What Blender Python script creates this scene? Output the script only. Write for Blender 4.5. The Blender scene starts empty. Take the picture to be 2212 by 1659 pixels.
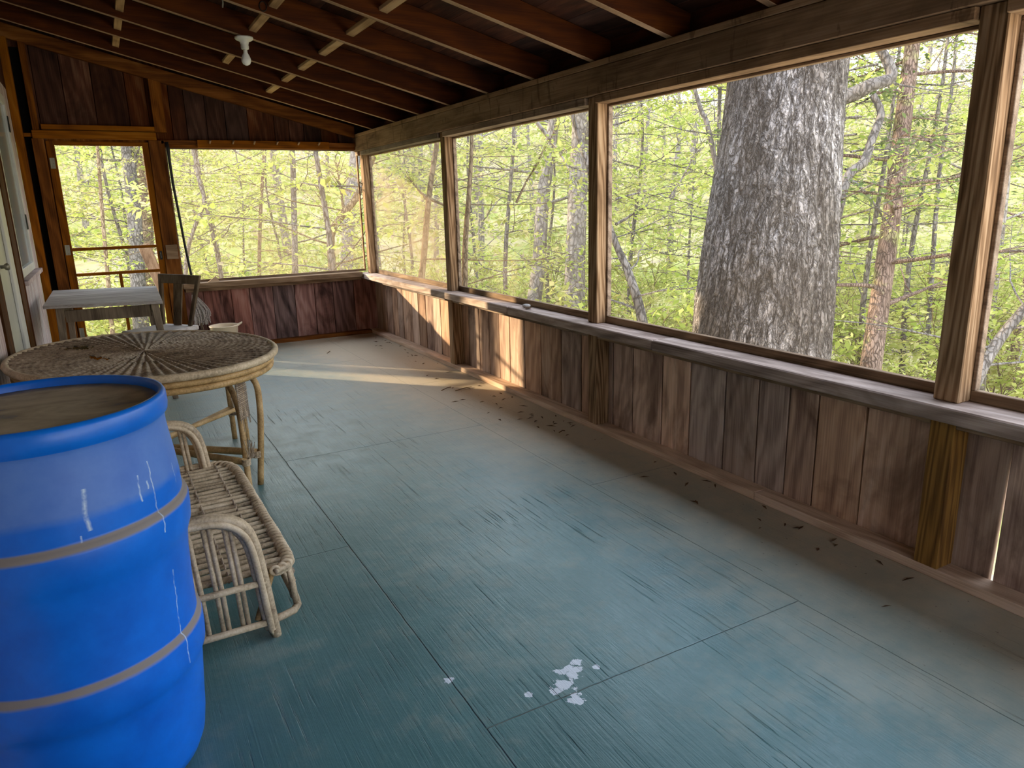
import bpy, math, random
import numpy as np
from mathutils import Vector, Matrix, noise as mnoise

PI = math.pi
scene = bpy.context.scene
COL = scene.collection
rnd = random.Random(7)

# ------------------------------------------------------------------ helpers
class MB:
    """collects shapes into one mesh"""
    def __init__(s): s.v = []; s.f = []
    def add(s, v, f):
        n = len(s.v); s.v.extend([tuple(p) for p in v]); s.f.extend([tuple(i+n for i in q) for q in f]); return s
    def box(s, x0, x1, y0, y1, z0, z1):
        v = [(x0,y0,z0),(x1,y0,z0),(x1,y1,z0),(x0,y1,z0),(x0,y0,z1),(x1,y0,z1),(x1,y1,z1),(x0,y1,z1)]
        return s.add(v, [(0,3,2,1),(4,5,6,7),(0,1,5,4),(1,2,6,5),(2,3,7,6),(3,0,4,7)])
    def hexa(s, b, t):
        """bottom quad and top quad (each 4 points, counter-clockwise from above)"""
        return s.add(list(b)+list(t), [(0,3,2,1),(4,5,6,7),(0,1,5,4),(1,2,6,5),(2,3,7,6),(3,0,4,7)])
    def bar(s, a, b, w, h, up=(0,0,1)):
        a = Vector(a); b = Vector(b); d = (b-a).normalized(); u = Vector(up); r = d.cross(u).normalized(); u = r.cross(d)
        P = []
        for q in (a, b):
            P += [q-r*w/2-u*h/2, q+r*w/2-u*h/2, q+r*w/2+u*h/2, q-r*w/2+u*h/2]
        return s.add(P, [(0,3,2,1),(4,5,6,7),(0,1,5,4),(1,2,6,5),(2,3,7,6),(3,0,4,7)])
    def tube(s, pts, r, n=8, closed=False, caps=True, flat=1.0):
        pts = [Vector(p) for p in pts]; m = len(pts)
        rr = r if isinstance(r, (list, tuple)) else [r]*m
        base = len(s.v); nrm = None
        for i, p in enumerate(pts):
            if closed: d = pts[(i+1) % m]-pts[i-1]
            else: d = pts[min(i+1, m-1)]-pts[max(i-1, 0)]
            if d.length < 1e-9: d = Vector((0,0,1))
            d.normalize()
            if nrm is None:
                nrm = Vector((0,0,1)) if abs(d.z) < .9 else Vector((1,0,0))
            nrm = nrm-d*nrm.dot(d)
            if nrm.length < 1e-6: nrm = d.orthogonal()
            nrm.normalize(); bi = d.cross(nrm)
            for k in range(n):
                a = 2*PI*k/n
                s.v.append(tuple(p+(nrm*math.sin(a)*flat+bi*math.cos(a))*rr[i]))
        for i in range(m if closed else m-1):
            j = (i+1) % m
            for k in range(n):
                l = (k+1) % n
                s.f.append((base+i*n+k, base+j*n+k, base+j*n+l, base+i*n+l))
        if caps and not closed:
            s.f.append(tuple(base+k for k in range(n)))
            s.f.append(tuple(base+(m-1)*n+k for k in reversed(range(n))))
        return s
    def lathe(s, prof, c=(0,0,0), n=48):
        """profile of (r, z) turned about the vertical through c"""
        base = len(s.v)
        for r, z in prof:
            for k in range(n):
                a = 2*PI*k/n; s.v.append((c[0]+r*math.cos(a), c[1]+r*math.sin(a), c[2]+z))
        for i in range(len(prof)-1):
            for k in range(n):
                l = (k+1) % n
                s.f.append((base+i*n+k, base+i*n+l, base+(i+1)*n+l, base+(i+1)*n+k))
        s.f.append(tuple(base+k for k in reversed(range(n))))
        m = base+(len(prof)-1)*n
        s.f.append(tuple(m+k for k in range(n)))
        return s
    def sphere(s, c, r, n=12, m=8, sz=1.0):
        prof = [(max(1e-4, r*math.sin(PI*i/m)), -r*sz*math.cos(PI*i/m)) for i in range(m+1)]
        return s.lathe(prof, c, n)
    def build(s, name, mat, parent=None, smooth=False, bevel=0.0):
        me = bpy.data.meshes.new(name)
        off = parent_world(parent) if parent else Vector((0,0,0))
        v = np.array(s.v, dtype=float)-np.array(off)[None, :]
        me.from_pydata(v.tolist(), [], s.f); me.update()
        if smooth:
            me.polygons.foreach_set('use_smooth', [True]*len(me.polygons))
        o = bpy.data.objects.new(name, me); COL.objects.link(o)
        me.materials.append(mat)
        if parent: o.parent = parent
        if bevel:
            b = o.modifiers.new('bevel', 'BEVEL'); b.width = bevel; b.segments = 1; b.limit_method = 'ANGLE'
        return o

def parent_world(p):
    v = Vector((0,0,0))
    while p is not None:
        v = v+p.location; p = p.parent
    return v

def tag(o, label=None, cat=None, group=None, kind=None):
    if label: o['label'] = label
    if cat: o['category'] = cat
    if group: o['group'] = group
    if kind: o['kind'] = kind
    return o

def empty(name, loc, label=None, cat=None, group=None, kind=None):
    o = bpy.data.objects.new(name, None); COL.objects.link(o); o.location = loc
    o.empty_display_size = .1
    return tag(o, label, cat, group, kind)

def based(o, at):
    """move a single-mesh thing's origin to its base without moving its surface"""
    me = o.data; at = Vector(at)
    me.transform(Matrix.Translation(-at)); o.location = o.location+at
    return o

# ------------------------------------------------------------------ materials
def L(h):
    h = h.lstrip('#'); c = [int(h[i:i+2], 16)/255 for i in (0,2,4)]
    return tuple((x/12.92 if x <= .04045 else ((x+.055)/1.055)**2.4) for x in c)+(1,)

class NT:
    def __init__(s, name):
        s.m = bpy.data.materials.new(name); s.m.use_nodes = True; s.t = s.m.node_tree
        s.t.nodes.clear(); s.out = s.n('ShaderNodeOutputMaterial')
    def n(s, typ, **kw):
        x = s.t.nodes.new(typ)
        for k, v in kw.items():
            if k.startswith('i_'):
                key = k[2:]; key = int(key) if key.isdigit() else key.replace('_', ' ')
                x.inputs[key].default_value = v
            else: setattr(x, k, v)
        return x
    def l(s, a, b): s.t.links.new(a, b)
    def math(s, op, a, b=None, c=None, clamp=False):
        x = s.n('ShaderNodeMath', operation=op, use_clamp=clamp)
        for i, q in enumerate((a, b, c)):
            if q is None: continue
            if isinstance(q, (int, float)): x.inputs[i].default_value = q
            else: s.l(q, x.inputs[i])
        return x.outputs[0]
    def ramp(s, fac, stops, interp='LINEAR'):
        x = s.n('ShaderNodeValToRGB'); x.color_ramp.interpolation = interp
        e = x.color_ramp.elements
        while len(e) < len(stops): e.new(.5)
        for k, (p, c) in enumerate(stops):
            e[k].position = p; e[k].color = c if len(c) == 4 else (*c, 1)
        s.l(fac, x.inputs[0]); return x.outputs[0]
    def mix(s, fac, a, b, mode='MIX'):
        x = s.n('ShaderNodeMix', data_type='RGBA', blend_type=mode)
        for key, q in ((0, fac), (6, a), (7, b)):
            if isinstance(q, (int, float)): x.inputs[key].default_value = q
            elif isinstance(q, tuple): x.inputs[key].default_value = q
            else: s.l(q, x.inputs[key])
        return x.outputs[2]
    def noise(s, vec, scale, detail=4, rough=.55, dist=0.0):
        x = s.n('ShaderNodeTexNoise'); x.inputs['Scale'].default_value = scale
        x.inputs['Detail'].default_value = detail; x.inputs['Roughness'].default_value = rough
        x.inputs['Distortion'].default_value = dist
        if vec is not None: s.l(vec, x.inputs['Vector'])
        return x.outputs['Fac']
    def mapping(s, vec, scale=(1,1,1), loc=(0,0,0), rot=(0,0,0)):
        x = s.n('ShaderNodeMapping'); x.inputs['Scale'].default_value = scale
        x.inputs['Location'].default_value = loc; x.inputs['Rotation'].default_value = rot
        s.l(vec, x.inputs['Vector']); return x.outputs[0]
    def obj(s): return s.n('ShaderNodeTexCoord').outputs['Object']
    def bump(s, h, strength=.3, dist=.004, nrm=None):
        x = s.n('ShaderNodeBump'); x.inputs['Strength'].default_value = strength
        x.inputs['Distance'].default_value = dist; s.l(h, x.inputs['Height'])
        if nrm is not None: s.l(nrm, x.inputs['Normal'])
        return x.outputs[0]
    def principled(s, col, rough=.7, nrm=None, spec=.35, metal=0.0):
        b = s.n('ShaderNodeBsdfPrincipled')
        for key, q in (('Base Color', col), ('Roughness', rough), ('Specular IOR Level', spec), ('Metallic', metal)):
            if isinstance(q, (int, float, tuple)): b.inputs[key].default_value = q
            else: s.l(q, b.inputs[key])
        if nrm is not None: s.l(nrm, b.inputs['Normal'])
        s.l(b.outputs[0], s.out.inputs[0]); return b

def wood(name, dark, mid, light, axis='z', stain=None, stain_amt=.5, rough=.82, fine=1.0, vary=.35, spec=.2, bump=.35, rings=.6, linew=.12, lsc=.8, asc=1.0, drips=0.0):
    t = NT(name)
    co = t.obj()
    geo = t.n('ShaderNodeNewGeometry').outputs['Random Per Island']
    oi = t.n('ShaderNodeObjectInfo').outputs['Random']
    r = t.math('ADD', t.math('MULTIPLY', geo, 37.0), t.math('MULTIPLY', oi, 53.0))
    off = t.n('ShaderNodeCombineXYZ'); t.l(r, off.inputs[0]); t.l(t.math('MULTIPLY', r, 1.7), off.inputs[1]); t.l(t.math('MULTIPLY', r, .6), off.inputs[2])
    va = t.n('ShaderNodeVectorMath', operation='ADD'); t.l(co, va.inputs[0]); t.l(off.outputs[0], va.inputs[1])
    v = va.outputs[0]
    def sc(across, along):
        return {'x': (along, across, across), 'y': (across, along, across), 'z': (across, across, along)}[axis]
    big = t.noise(t.mapping(v, sc(5*asc, .9)), 1.0, 3, .5, rings)
    lines = t.n('ShaderNodeTexWave', wave_type='RINGS' if False else 'BANDS', bands_direction='DIAGONAL')
    lines.inputs['Scale'].default_value = 9.0; lines.inputs['Distortion'].default_value = 9.0
    lines.inputs['Detail'].default_value = 2.0; lines.inputs['Detail Scale'].default_value = 1.2
    t.l(t.mapping(v, sc(lsc, .16)), lines.inputs['Vector'])
    fib = t.noise(t.mapping(v, sc(150*fine, 2.5)), 1.0, 3, .6)
    f = t.math('ADD', t.math('MULTIPLY', big, .62-linew), t.math('ADD', t.math('MULTIPLY', lines.outputs['Fac'], linew), t.math('MULTIPLY', fib, .38)))
    col = t.ramp(f, [(.3, dark), (.53, mid), (.78, light)])
    if stain is not None:
        sm = t.noise(t.mapping(v, sc(5.5*asc, 1.7)), 1.0, 5, .6, .8)
        sm = t.ramp(sm, [(.48, (0,0,0)), (.66, (1,1,1))])
        col = t.mix(t.math('MULTIPLY', sm, stain_amt), col, stain)
    if drips:
        dn = t.noise(t.mapping(co, (1, 20, 5)), 1.0, 3, .6, .6)
        col = t.mix(t.math('MULTIPLY', t.ramp(dn, [(.60, (0,0,0)), (.66, (1,1,1))]), drips), col, dark)
    br = t.math('ADD', t.math('MULTIPLY', t.math('FRACT', t.math('MULTIPLY', geo, 7.31)), vary), 1-vary*.5)
    hsv = t.n('ShaderNodeHueSaturation'); t.l(col, hsv.inputs['Color']); t.l(br, hsv.inputs['Value'])
    t.l(t.math('ADD', t.math('MULTIPLY', geo, .5), .75), hsv.inputs['Saturation'])
    h = t.math('ADD', t.math('MULTIPLY', fib, .7), t.math('MULTIPLY', lines.outputs['Fac'], .15))
    t.principled(hsv.outputs[0], rough, t.bump(h, bump, .003), spec)
    return t.m

def plain(name, col, rough=.6, spec=.4, metal=0.0, nscale=0, namt=.25, bump=0.0):
    t = NT(name); c = col
    nrm = None
    if nscale:
        n = t.noise(t.obj(), nscale, 5, .6)
        dk = tuple(x*(1-namt) for x in col[:3])+(1,); lt = tuple(min(1, x*(1+namt)) for x in col[:3])+(1,)
        c = t.ramp(n, [(.3, dk), (.7, lt)])
        if bump: nrm = t.bump(n, bump, .004)
    t.principled(c, rough, nrm, spec, metal)
    return t.m

M = {}
for ax in 'xyz':
    M['rafter_'+ax] = wood('rafter_wood_'+ax, L('#2b150c'), L('#4d2a19'), L('#6b432b'), ax, L('#1f0f09'), .5)
    M['brown_'+ax] = wood('brown_wood_'+ax, L('#462a1a'), L('#7f5539'), L('#a47c58'), ax, L('#3a1b0c'), .45)
    M['old_'+ax] = wood('weathered_wood_'+ax, L('#4a3a2e'), L('#8d7763'), L('#b3a08a'), ax, L('#3c2d22'), .45)
    M['post_'+ax] = wood('post_wood_'+ax, L('#55402f'), L('#9b7f66'), L('#c2a98e'), ax, L('#413020'), .35, fine=.7, rings=1.0, linew=.22, lsc=2.4)
    M['orange_'+ax] = wood('door_wood_'+ax, L('#53311c'), L('#915f38'), L('#ad7f52'), ax, L('#4a230c'), .3)
    M['pale_'+ax] = wood('pale_lath_'+ax, L('#8a6f56'), L('#bd9f80'), L('#d3bb9e'), ax)
M['stud'] = wood('orange_stud_wood', L('#5f452f'), L('#93714c'), L('#ae8d66'), 'z', L('#4c321c'), .35, fine=.7, linew=.2, lsc=2.2)
M['beam'] = wood('beam_wood', L('#4f3d30'), L('#8f7661'), L('#b29a84'), 'y', L('#3c2b20'), .4, linew=.05, drips=.6)
M['edge'] = wood('pale_rafter_edge', L('#6e5342'), L('#a08670'), L('#b79e88'), 'x')  # paler tone paints in the light rafter undersides catch from the floor
M['board'] = wood('half_wall_boards', L('#84685a'), L('#c4a48d'), L('#e0c8b4'), 'z', L('#5a4033'), .75, vary=.6, asc=.7)
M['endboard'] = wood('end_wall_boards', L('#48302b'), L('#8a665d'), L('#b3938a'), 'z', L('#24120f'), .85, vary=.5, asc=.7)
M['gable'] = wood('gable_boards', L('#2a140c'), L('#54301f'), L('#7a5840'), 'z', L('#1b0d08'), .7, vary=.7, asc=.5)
M['deck'] = wood('roof_deck', L('#241009'), L('#4a2412'), L('#63381d'), 'y', L('#140805'), .6)
M['plate'] = wood('bottom_plate_wood', L('#a58b78'), L('#d6bda8'), L('#e8d3c0'), 'y', L('#947b68'), .35, vary=.1)
M['sill'] = wood('sill_wood', L('#6d5d54'), L('#b3a196'), L('#d2c6bd'), 'y', L('#57483e'), .5, vary=.15)
M['white_boards'] = wood('whitewashed_boards', L('#8d7a76'), L('#cdbdbb'), L('#e6dcdb'), 'z', L('#9d8a86'), .4, vary=.15)
M['jamb'] = wood('dark_jamb', L('#2a170a'), L('#4d3019'), L('#6b4726'), 'z')
M['black'] = plain('black_gap', L('#0c0908'), .9, .1)
M['white_paint'] = plain('off_white_paint', L('#cfcdc8'), .45, .4, 0, 9, .06)
M['grey_door'] = plain('pale_grey_door_paint', L('#b4b2aa'), .4, .4, 0, 4, .08)
M['dark_metal'] = plain('dark_iron', L('#25231f'), .5, .5, .6)
M['steel'] = plain('galvanised_steel', L('#8f8b7c'), .45, .5, .7)
M['porcelain'] = plain('porcelain', L('#d8d6cc'), .3, .5)
M['bulb'] = plain('frosted_bulb', L('#efeee8'), .25, .5)
M['cable'] = plain('black_rubber', L('#141518'), .5, .4)
M['mop'] = plain('grey_cotton_yarn', L('#a49a92'), .95, .1, 0, 60, .4)
M['basin'] = plain('cream_plastic', L('#e6d2b4'), .45, .4, 0, 6, .08)
M['stone'] = plain('pale_stone', L('#a9a199'), .8, .2, 0, 30, .3)
M['litter'] = plain('dry_leaf_brown', L('#5a4430'), .9, .1, 0, 40, .4)
M['greywood'] = wood('grey_table_wood', L('#857b74'), L('#bdb5af'), L('#ddd8d4'), 'x', L('#7d726a'), .3, vary=.12)
M['tableleg'] = wood('worn_leg_wood', L('#4b4038'), L('#877868'), L('#ab9c8a'), 'z', L('#41362d'), .3)
M['chair'] = wood('chair_wood', L('#40352b'), L('#6d5f4f'), L('#8f8270'), 'z', L('#352a20'), .3)
M['seatwood'] = wood('pale_seat_wood', L('#a39a93'), L('#d6cfca'), L('#e8e3df'), 'x', L('#b1a79f'), .3)

def cane(name, dark, mid, light):
    t = NT(name); co = t.obj()
    oi = t.n('ShaderNodeNewGeometry').outputs['Random Per Island']
    n1 = t.noise(co, 14, 4, .6); n2 = t.noise(co, 120, 2, .6)
    f = t.math('ADD', t.math('MULTIPLY', n1, .6), t.math('MULTIPLY', n2, .4))
    f = t.math('ADD', f, t.math('MULTIPLY', t.math('SUBTRACT', oi, .5), .16))
    col = t.ramp(f, [(.3, dark), (.52, mid), (.74, light)])
    t.principled(col, .55, t.bump(n2, .25, .002), .35)
    return t.m
M['cane'] = cane('golden_cane', L('#6e5330'), L('#b5925f'), L('#d4b486'))
M['greycane'] = cane('grey_weathered_cane', L('#78664f'), L('#bfa98a'), L('#dfcbae'))
M['weave'] = cane('grey_brown_weave', L('#5b4c40'), L('#a8947c'), L('#cfbda6'))

# painted plywood floor: teal paint, sheet seams, grain cracks, dust by the screened wall, bare white spots
def floor_mat():
    t = NT('teal_painted_plywood'); co = t.obj()
    sx = t.n('ShaderNodeSeparateXYZ'); t.l(co, sx.inputs[0]); X, Y = sx.outputs[0], sx.outputs[1]
    n = t.noise(co, 1.3, 5, .6)
    n2 = t.noise(co, 9, 5, .65)
    base = t.ramp(n, [(.3, L('#416767')), (.55, L('#4f7676')), (.75, L('#668b8b'))])
    g = t.noise(t.mapping(co, (85, 2.4, 1)), 1.0, 4, .7, .25)
    cr = t.ramp(g, [(.30, (1,1,1)), (.40, (0,0,0))])
    patch = t.ramp(t.noise(co, 1.8, 3, .5), [(.40, (0,0,0)), (.58, (1,1,1))])
    crk = t.math('MULTIPLY', cr, patch)
    base = t.mix(t.math('MULTIPLY', crk, .42), base, L('#2f4c4e'))
    g2 = t.noise(t.mapping(co, (120, 3.0, 1), (3,7,0)), 1.0, 3, .7)
    base = t.mix(t.math('MULTIPLY', t.ramp(g2, [(.62, (0,0,0)), (.72, (1,1,1))]), .25), base, L('#8fa9ab'))
    # dust
    dx = t.n('ShaderNodeMapRange', clamp=True); t.l(X, dx.inputs[0])
    dx.inputs[1].default_value = 1.55; dx.inputs[2].default_value = 2.45
    dy = t.n('ShaderNodeMapRange', clamp=True); t.l(Y, dy.inputs[0])
    dy.inputs[1].default_value = 3.2; dy.inputs[2].default_value = 7.4
    d = t.math('ADD', t.math('MULTIPLY', dx.outputs[0], .85), t.math('MULTIPLY', dy.outputs[0], .48))
    ex = t.n('ShaderNodeMapRange', clamp=True); t.l(X, ex.inputs[0]); ex.inputs[1].default_value = .95; ex.inputs[2].default_value = 2.1
    ey = t.n('ShaderNodeMapRange', clamp=True); t.l(Y, ey.inputs[0]); ey.inputs[1].default_value = 2.4; ey.inputs[2].default_value = 4.6
    d = t.math('ADD', d, t.math('MULTIPLY', t.math('MULTIPLY', ex.outputs[0], ey.outputs[0]), .5))
    d = t.math('ADD', d, t.math('MULTIPLY', t.math('SUBTRACT', n2, .5), .7))
    d = t.math('ADD', d, t.math('MULTIPLY', t.math('SUBTRACT', n, .5), .8), None, True)
    dust = t.math('MULTIPLY', d, .88)
    base = t.mix(dust, base, L('#c4b094'))
    speck = t.ramp(t.noise(t.mapping(co, (1,1,1), (5,2,0)), 55, 2, .5), [(.70, (0,0,0)), (.74, (1,1,1))])
    base = t.mix(t.math('MULTIPLY', speck, t.math('MULTIPLY', dx.outputs[0], .7)), base, L('#3d3226'))
    # seams of the sheets
    seam = None
    wob = t.math('MULTIPLY', t.math('SUBTRACT', t.noise(co, 12, 2, .5), .5), .006)
    for ax, val, lo, hi in (('y', .72, -9, 9), ('y', 1.95, -9, 9), ('y', -.49, -9, 9), ('x', 1.50, .72, 1.95), ('x', 3.96, .72, 1.95), ('x', 6.4, .72, 1.95), ('x', 2.757, -2, .72), ('x', 5.2, -2, .72), ('x', 2.757, 1.95, 4), ('x', 5.2, 1.95, 4), ('x', .3, -2, .72)):
        a, b = (X, Y) if ax == 'y' else (Y, X)
        q = t.math('ABSOLUTE', t.math('ADD', t.math('SUBTRACT', a, val), wob))
        q = t.math('SUBTRACT', 1.0, t.math('DIVIDE', q, .0036 if val != 1.95 else .002), None, True)
        q = t.math('MULTIPLY', q, t.math('MULTIPLY', t.math('GREATER_THAN', b, lo), t.math('LESS_THAN', b, hi)))
        seam = q if seam is None else t.math('MAXIMUM', seam, q)
    base = t.mix(t.math('MULTIPLY', seam, .62), base, L('#30474a'))
    # flaked spots down to white filler
    spots = None
    vo = t.noise(co, 28, 4, .7)
    for px, py, pr in ((1.0,1.545,.030), (1.045,1.565,.026), (1.075,1.585,.022), (1.055,1.60,.018), (1.09,1.61,.02), (1.0,1.475,.026), (1.13,1.563,.012), (.722,1.74,.018), (.891,1.563,.012), (.965,1.535,.02), (1.025,1.60,.022)):
        dxn = t.math('SUBTRACT', X, px); dyn = t.math('SUBTRACT', Y, py)
        q = t.math('SQRT', t.math('ADD', t.math('MULTIPLY', dxn, dxn), t.math('MULTIPLY', dyn, dyn)))
        q = t.math('SUBTRACT', 1.0, t.math('DIVIDE', q, pr*1.7), None, True)
        spots = q if spots is None else t.math('MAXIMUM', spots, q)
    sp = t.math('GREATER_THAN', t.math('ADD', spots, t.math('MULTIPLY', t.math('SUBTRACT', vo, .5), 2.2)), .52)
    sp = t.math('MULTIPLY', sp, t.math('GREATER_THAN', spots, .02))
    base = t.mix(sp, base, L('#cfd6dc'))
    h = t.math('ADD', t.math('MULTIPLY', crk, -1.0), t.math('ADD', t.math('MULTIPLY', g, .5), t.math('MULTIPLY', n2, .8)))
    h = t.math('SUBTRACT', h, t.math('MULTIPLY', seam, 1.2))
    rough = t.math('ADD', t.math('MULTIPLY', dust, .4), t.math('ADD', .24, t.math('MULTIPLY', n2, .2)), None, True)
    t.principled(base, rough, t.bump(h, .7, .0045), .6)
    return t.m
M['floor'] = floor_mat()

def drum_mat():
    t = NT('blue_drum_plastic'); co = t.obj()
    sx = t.n('ShaderNodeSeparateXYZ'); t.l(co, sx.inputs[0]); X, Y, Z = sx.outputs
    ang = t.math('ARCTAN2', Y, X)
    n = t.noise(co, 7, 5, .6); nf = t.noise(co, 60, 3, .6)
    base = t.ramp(n, [(.3, L('#025cc6')), (.7, L('#0570e0'))])
    nz = t.n('ShaderNodeSeparateXYZ'); t.l(t.n('ShaderNodeNewGeometry').outputs['Normal'], nz.inputs[0])
    ledge = t.ramp(t.math('ADD', nz.outputs[2], t.math('MULTIPLY', t.math('SUBTRACT', n, .5), .3)), [(.18, (0,0,0)), (.42, (1,1,1))])
    # dusty shoulder under the rim
    band = t.n('ShaderNodeMapRange', clamp=True); t.l(t.math('ADD', Z, t.math('MULTIPLY', t.math('SUBTRACT', n, .5), .03)), band.inputs[0])
    band.inputs[1].default_value = .765; band.inputs[2].default_value = .785
    band2 = t.math('LESS_THAN', Z, .915)
    sh = t.math('MULTIPLY', t.math('MULTIPLY', band.outputs[0], band2), t.math('ADD', .28, t.math('MULTIPLY', t.math('SUBTRACT', n, .5), .5)))
    col = t.mix(sh, base, L('#8a97a3'))
    ledge = t.math('MULTIPLY', ledge, t.math('LESS_THAN', Z, .9))
    col = t.mix(t.math('MULTIPLY', ledge, .9), col, L('#8d8069'))
    # white drip lines and scuffs
    wob = t.math('MULTIPLY', t.math('SUBTRACT', t.noise(t.mapping(co, (1,1,9)), 1.5, 3, .6), .5), .12)
    drips = None
    for a0, w, z0, z1 in ((-.62, .010, .31, .56), (-.70, .010, .67, .84), (-.84, .012, .76, .82), (-1.28, .022, .74, .83), (-.335, .010, .75, .80), (-.75, .012, .78, .80), (-1.35, .01, .72, .735)):
        q = t.math('ABSOLUTE', t.math('ADD', t.math('SUBTRACT', ang, a0), wob))
        q = t.math('SUBTRACT', 1.0, t.math('DIVIDE', q, w), None, True)
        q = t.math('MULTIPLY', q, t.math('MULTIPLY', t.math('GREATER_THAN', Z, z0), t.math('LESS_THAN', Z, z1)))
        drips = q if drips is None else t.math('MAXIMUM', drips, q)
    drips = t.math('MULTIPLY', drips, t.ramp(nf, [(.35, (.1,.1,.1)), (.6, (1,1,1))]))
    col = t.mix(drips, col, L('#b9cde6'))
    rough = t.math('ADD', .36, t.math('MULTIPLY', t.math('MAXIMUM', ledge, sh), .5), None, True)
    t.principled(col, rough, t.bump(nf, .08, .002), .45)
    return t.m
M['drum'] = drum_mat()

def lid_mat():
    t = NT('dusty_drum_head'); co = t.obj()
    n = t.noise(t.mapping(co, (3, 8, 1), (0,0,0), (0,0,.5)), 1.2, 5, .6, 1.0)
    n2 = t.noise(co, 20, 4, .6)
    col = t.ramp(t.math('ADD', t.math('MULTIPLY', n, .75), t.math('MULTIPLY', n2, .25)), [(.30, L('#55687c')), (.42, L('#9c8f78')), (.68, L('#c9bb9f'))])
    t.principled(col, .75, t.bump(n2, .2, .002), .3)
    return t.m
M['lid'] = lid_mat()

def screen_mat(name, base_fac):
    t = NT(name); co = t.obj()
    n = t.noise(co, 1.9, 5, .6, .6)
    sx = t.n('ShaderNodeSeparateXYZ'); t.l(co, sx.inputs[0])
    fac = t.math('ADD', base_fac, t.math('MULTIPLY', t.ramp(n, [(.5, (0,0,0)), (.75, (1,1,1))]), base_fac*.9))
    tr = t.n('ShaderNodeBsdfTransparent')
    df = t.n('ShaderNodeBsdfDiffuse'); df.inputs[0].default_value = L('#bfa488')
    tl = t.n('ShaderNodeBsdfTranslucent'); tl.inputs[0].default_value = L('#bfa488')
    mx = t.n('ShaderNodeMixShader'); mx.inputs[0].default_value = .5; t.l(df.outputs[0], mx.inputs[1]); t.l(tl.outputs[0], mx.inputs[2])
    m2 = t.n('ShaderNodeMixShader'); t.l(fac, m2.inputs[0]); t.l(tr.outputs[0], m2.inputs[1]); t.l(mx.outputs[0], m2.inputs[2])
    t.l(m2.outputs[0], t.out.inputs[0])
    return t.m
M['screen'] = screen_mat('insect_screen', .15)
M['screen_dusty'] = screen_mat('insect_screen_dusty', .33)
M['screen_clean'] = screen_mat('insect_screen_clean', .06)
M['screen_end'] = screen_mat('insect_screen_end', .15)

def glass_mat():
    t = NT('pale_window_glass')
    b = t.principled(L('#a9b4ba'), .12, None, .6)
    return t.m
M['glass'] = glass_mat()

def leaf_mat(name, stops, transl=.5):
    t = NT(name)
    g = t.n('ShaderNodeNewGeometry').outputs['Random Per Island']
    o = t.n('ShaderNodeObjectInfo').outputs['Random']
    f = t.math('ADD', t.math('MULTIPLY', g, .8), t.math('MULTIPLY', o, .2))
    c = t.ramp(f, stops)
    d = t.n('ShaderNodeBsdfDiffuse'); t.l(c, d.inputs[0])
    tr = t.n('ShaderNodeBsdfTranslucent'); t.l(c, tr.inputs[0])
    m = t.n('ShaderNodeMixShader'); m.inputs[0].default_value = transl
    t.l(d.outputs[0], m.inputs[1]); t.l(tr.outputs[0], m.inputs[2]); t.l(m.outputs[0], t.out.inputs[0])
    return t.m
M['leaf'] = leaf_mat('spring_leaf', [(0, L('#83953f')), (.45, L('#a6ae57')), (.85, L('#c5c27c')), (1, L('#c2b08e'))])
M['leaf_yellow'] = leaf_mat('yellow_leaf', [(0, L('#92994a')), (.5, L('#aeab64')), (1, L('#c2b688'))])
M['leaf_dark'] = leaf_mat('cedar_needles', [(0, L('#4a5a32')), (.5, L('#6b7848')), (1, L('#858a5c'))], .35)
M['far_leaf'] = leaf_mat('far_leaf', [(0, L('#7f8d48')), (.3, L('#a5a962')), (.55, L('#c0b67f')), (.78, L('#b5a388')), (1, L('#a7958d'))])

def bark_mat(name, dark, mid, light, sc=(22, 22, 7), crack=.5, bump=.9, dist=.03, moss=None, warp=.06):
    t = NT(name); co = t.obj()
    wv = t.n('ShaderNodeTexNoise'); wv.inputs['Scale'].default_value = 11; wv.inputs['Detail'].default_value = 4; t.l(co, wv.inputs['Vector'])
    mixv = t.n('ShaderNodeMix', data_type='VECTOR'); mixv.inputs[0].default_value = warp
    t.l(co, mixv.inputs[4]); t.l(wv.outputs['Color'], mixv.inputs[5])
    v = t.mapping(mixv.outputs[1], sc)
    vo = t.n('ShaderNodeTexVoronoi', feature='DISTANCE_TO_EDGE'); vo.inputs['Scale'].default_value = 1.0
    t.l(v, vo.inputs['Vector'])
    wn = t.noise(co, 7, 3, .6); ed = t.math('ADD', vo.outputs['Distance'], t.math('MULTIPLY', t.math('SUBTRACT', wn, .42), .28))
    e = t.ramp(ed, [(.0, (0,0,0)), (crack*.4, (1,1,1))])
    n = t.noise(t.mapping(co, (sc[0]*1.2, sc[1]*1.2, sc[2]*.5)), 2.0, 6, .75)
    big = t.noise(co, 1.6, 4, .6)
    col = t.ramp(n, [(.3, mid), (.65, light)])
    col = t.mix(t.ramp(big, [(.38, (.8,.8,.8)), (.62, (0,0,0))]), col, t.mix(.45, mid, dark))
    fur = t.ramp(t.noise(t.mapping(co, (sc[0]*.55, sc[1]*.55, sc[2]*.12)), 1.0, 3, .6, .5), [(.30, (0,0,0)), (.42, (1,1,1))])
    e = t.math('MULTIPLY', e, t.math('ADD', .25, t.math('MULTIPLY', fur, .75)))
    if moss: col = t.mix(t.ramp(t.noise(co, 3.2, 4, .6), [(.56, (0,0,0)), (.68, (.7,.7,.7))]), col, moss)
    col = t.mix(e, dark, col)
    h = t.math('ADD', t.math('MULTIPLY', e, 1.0), t.math('MULTIPLY', n, .5))
    t.principled(col, .92, t.bump(h, bump, dist), .12)
    return t.m
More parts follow.
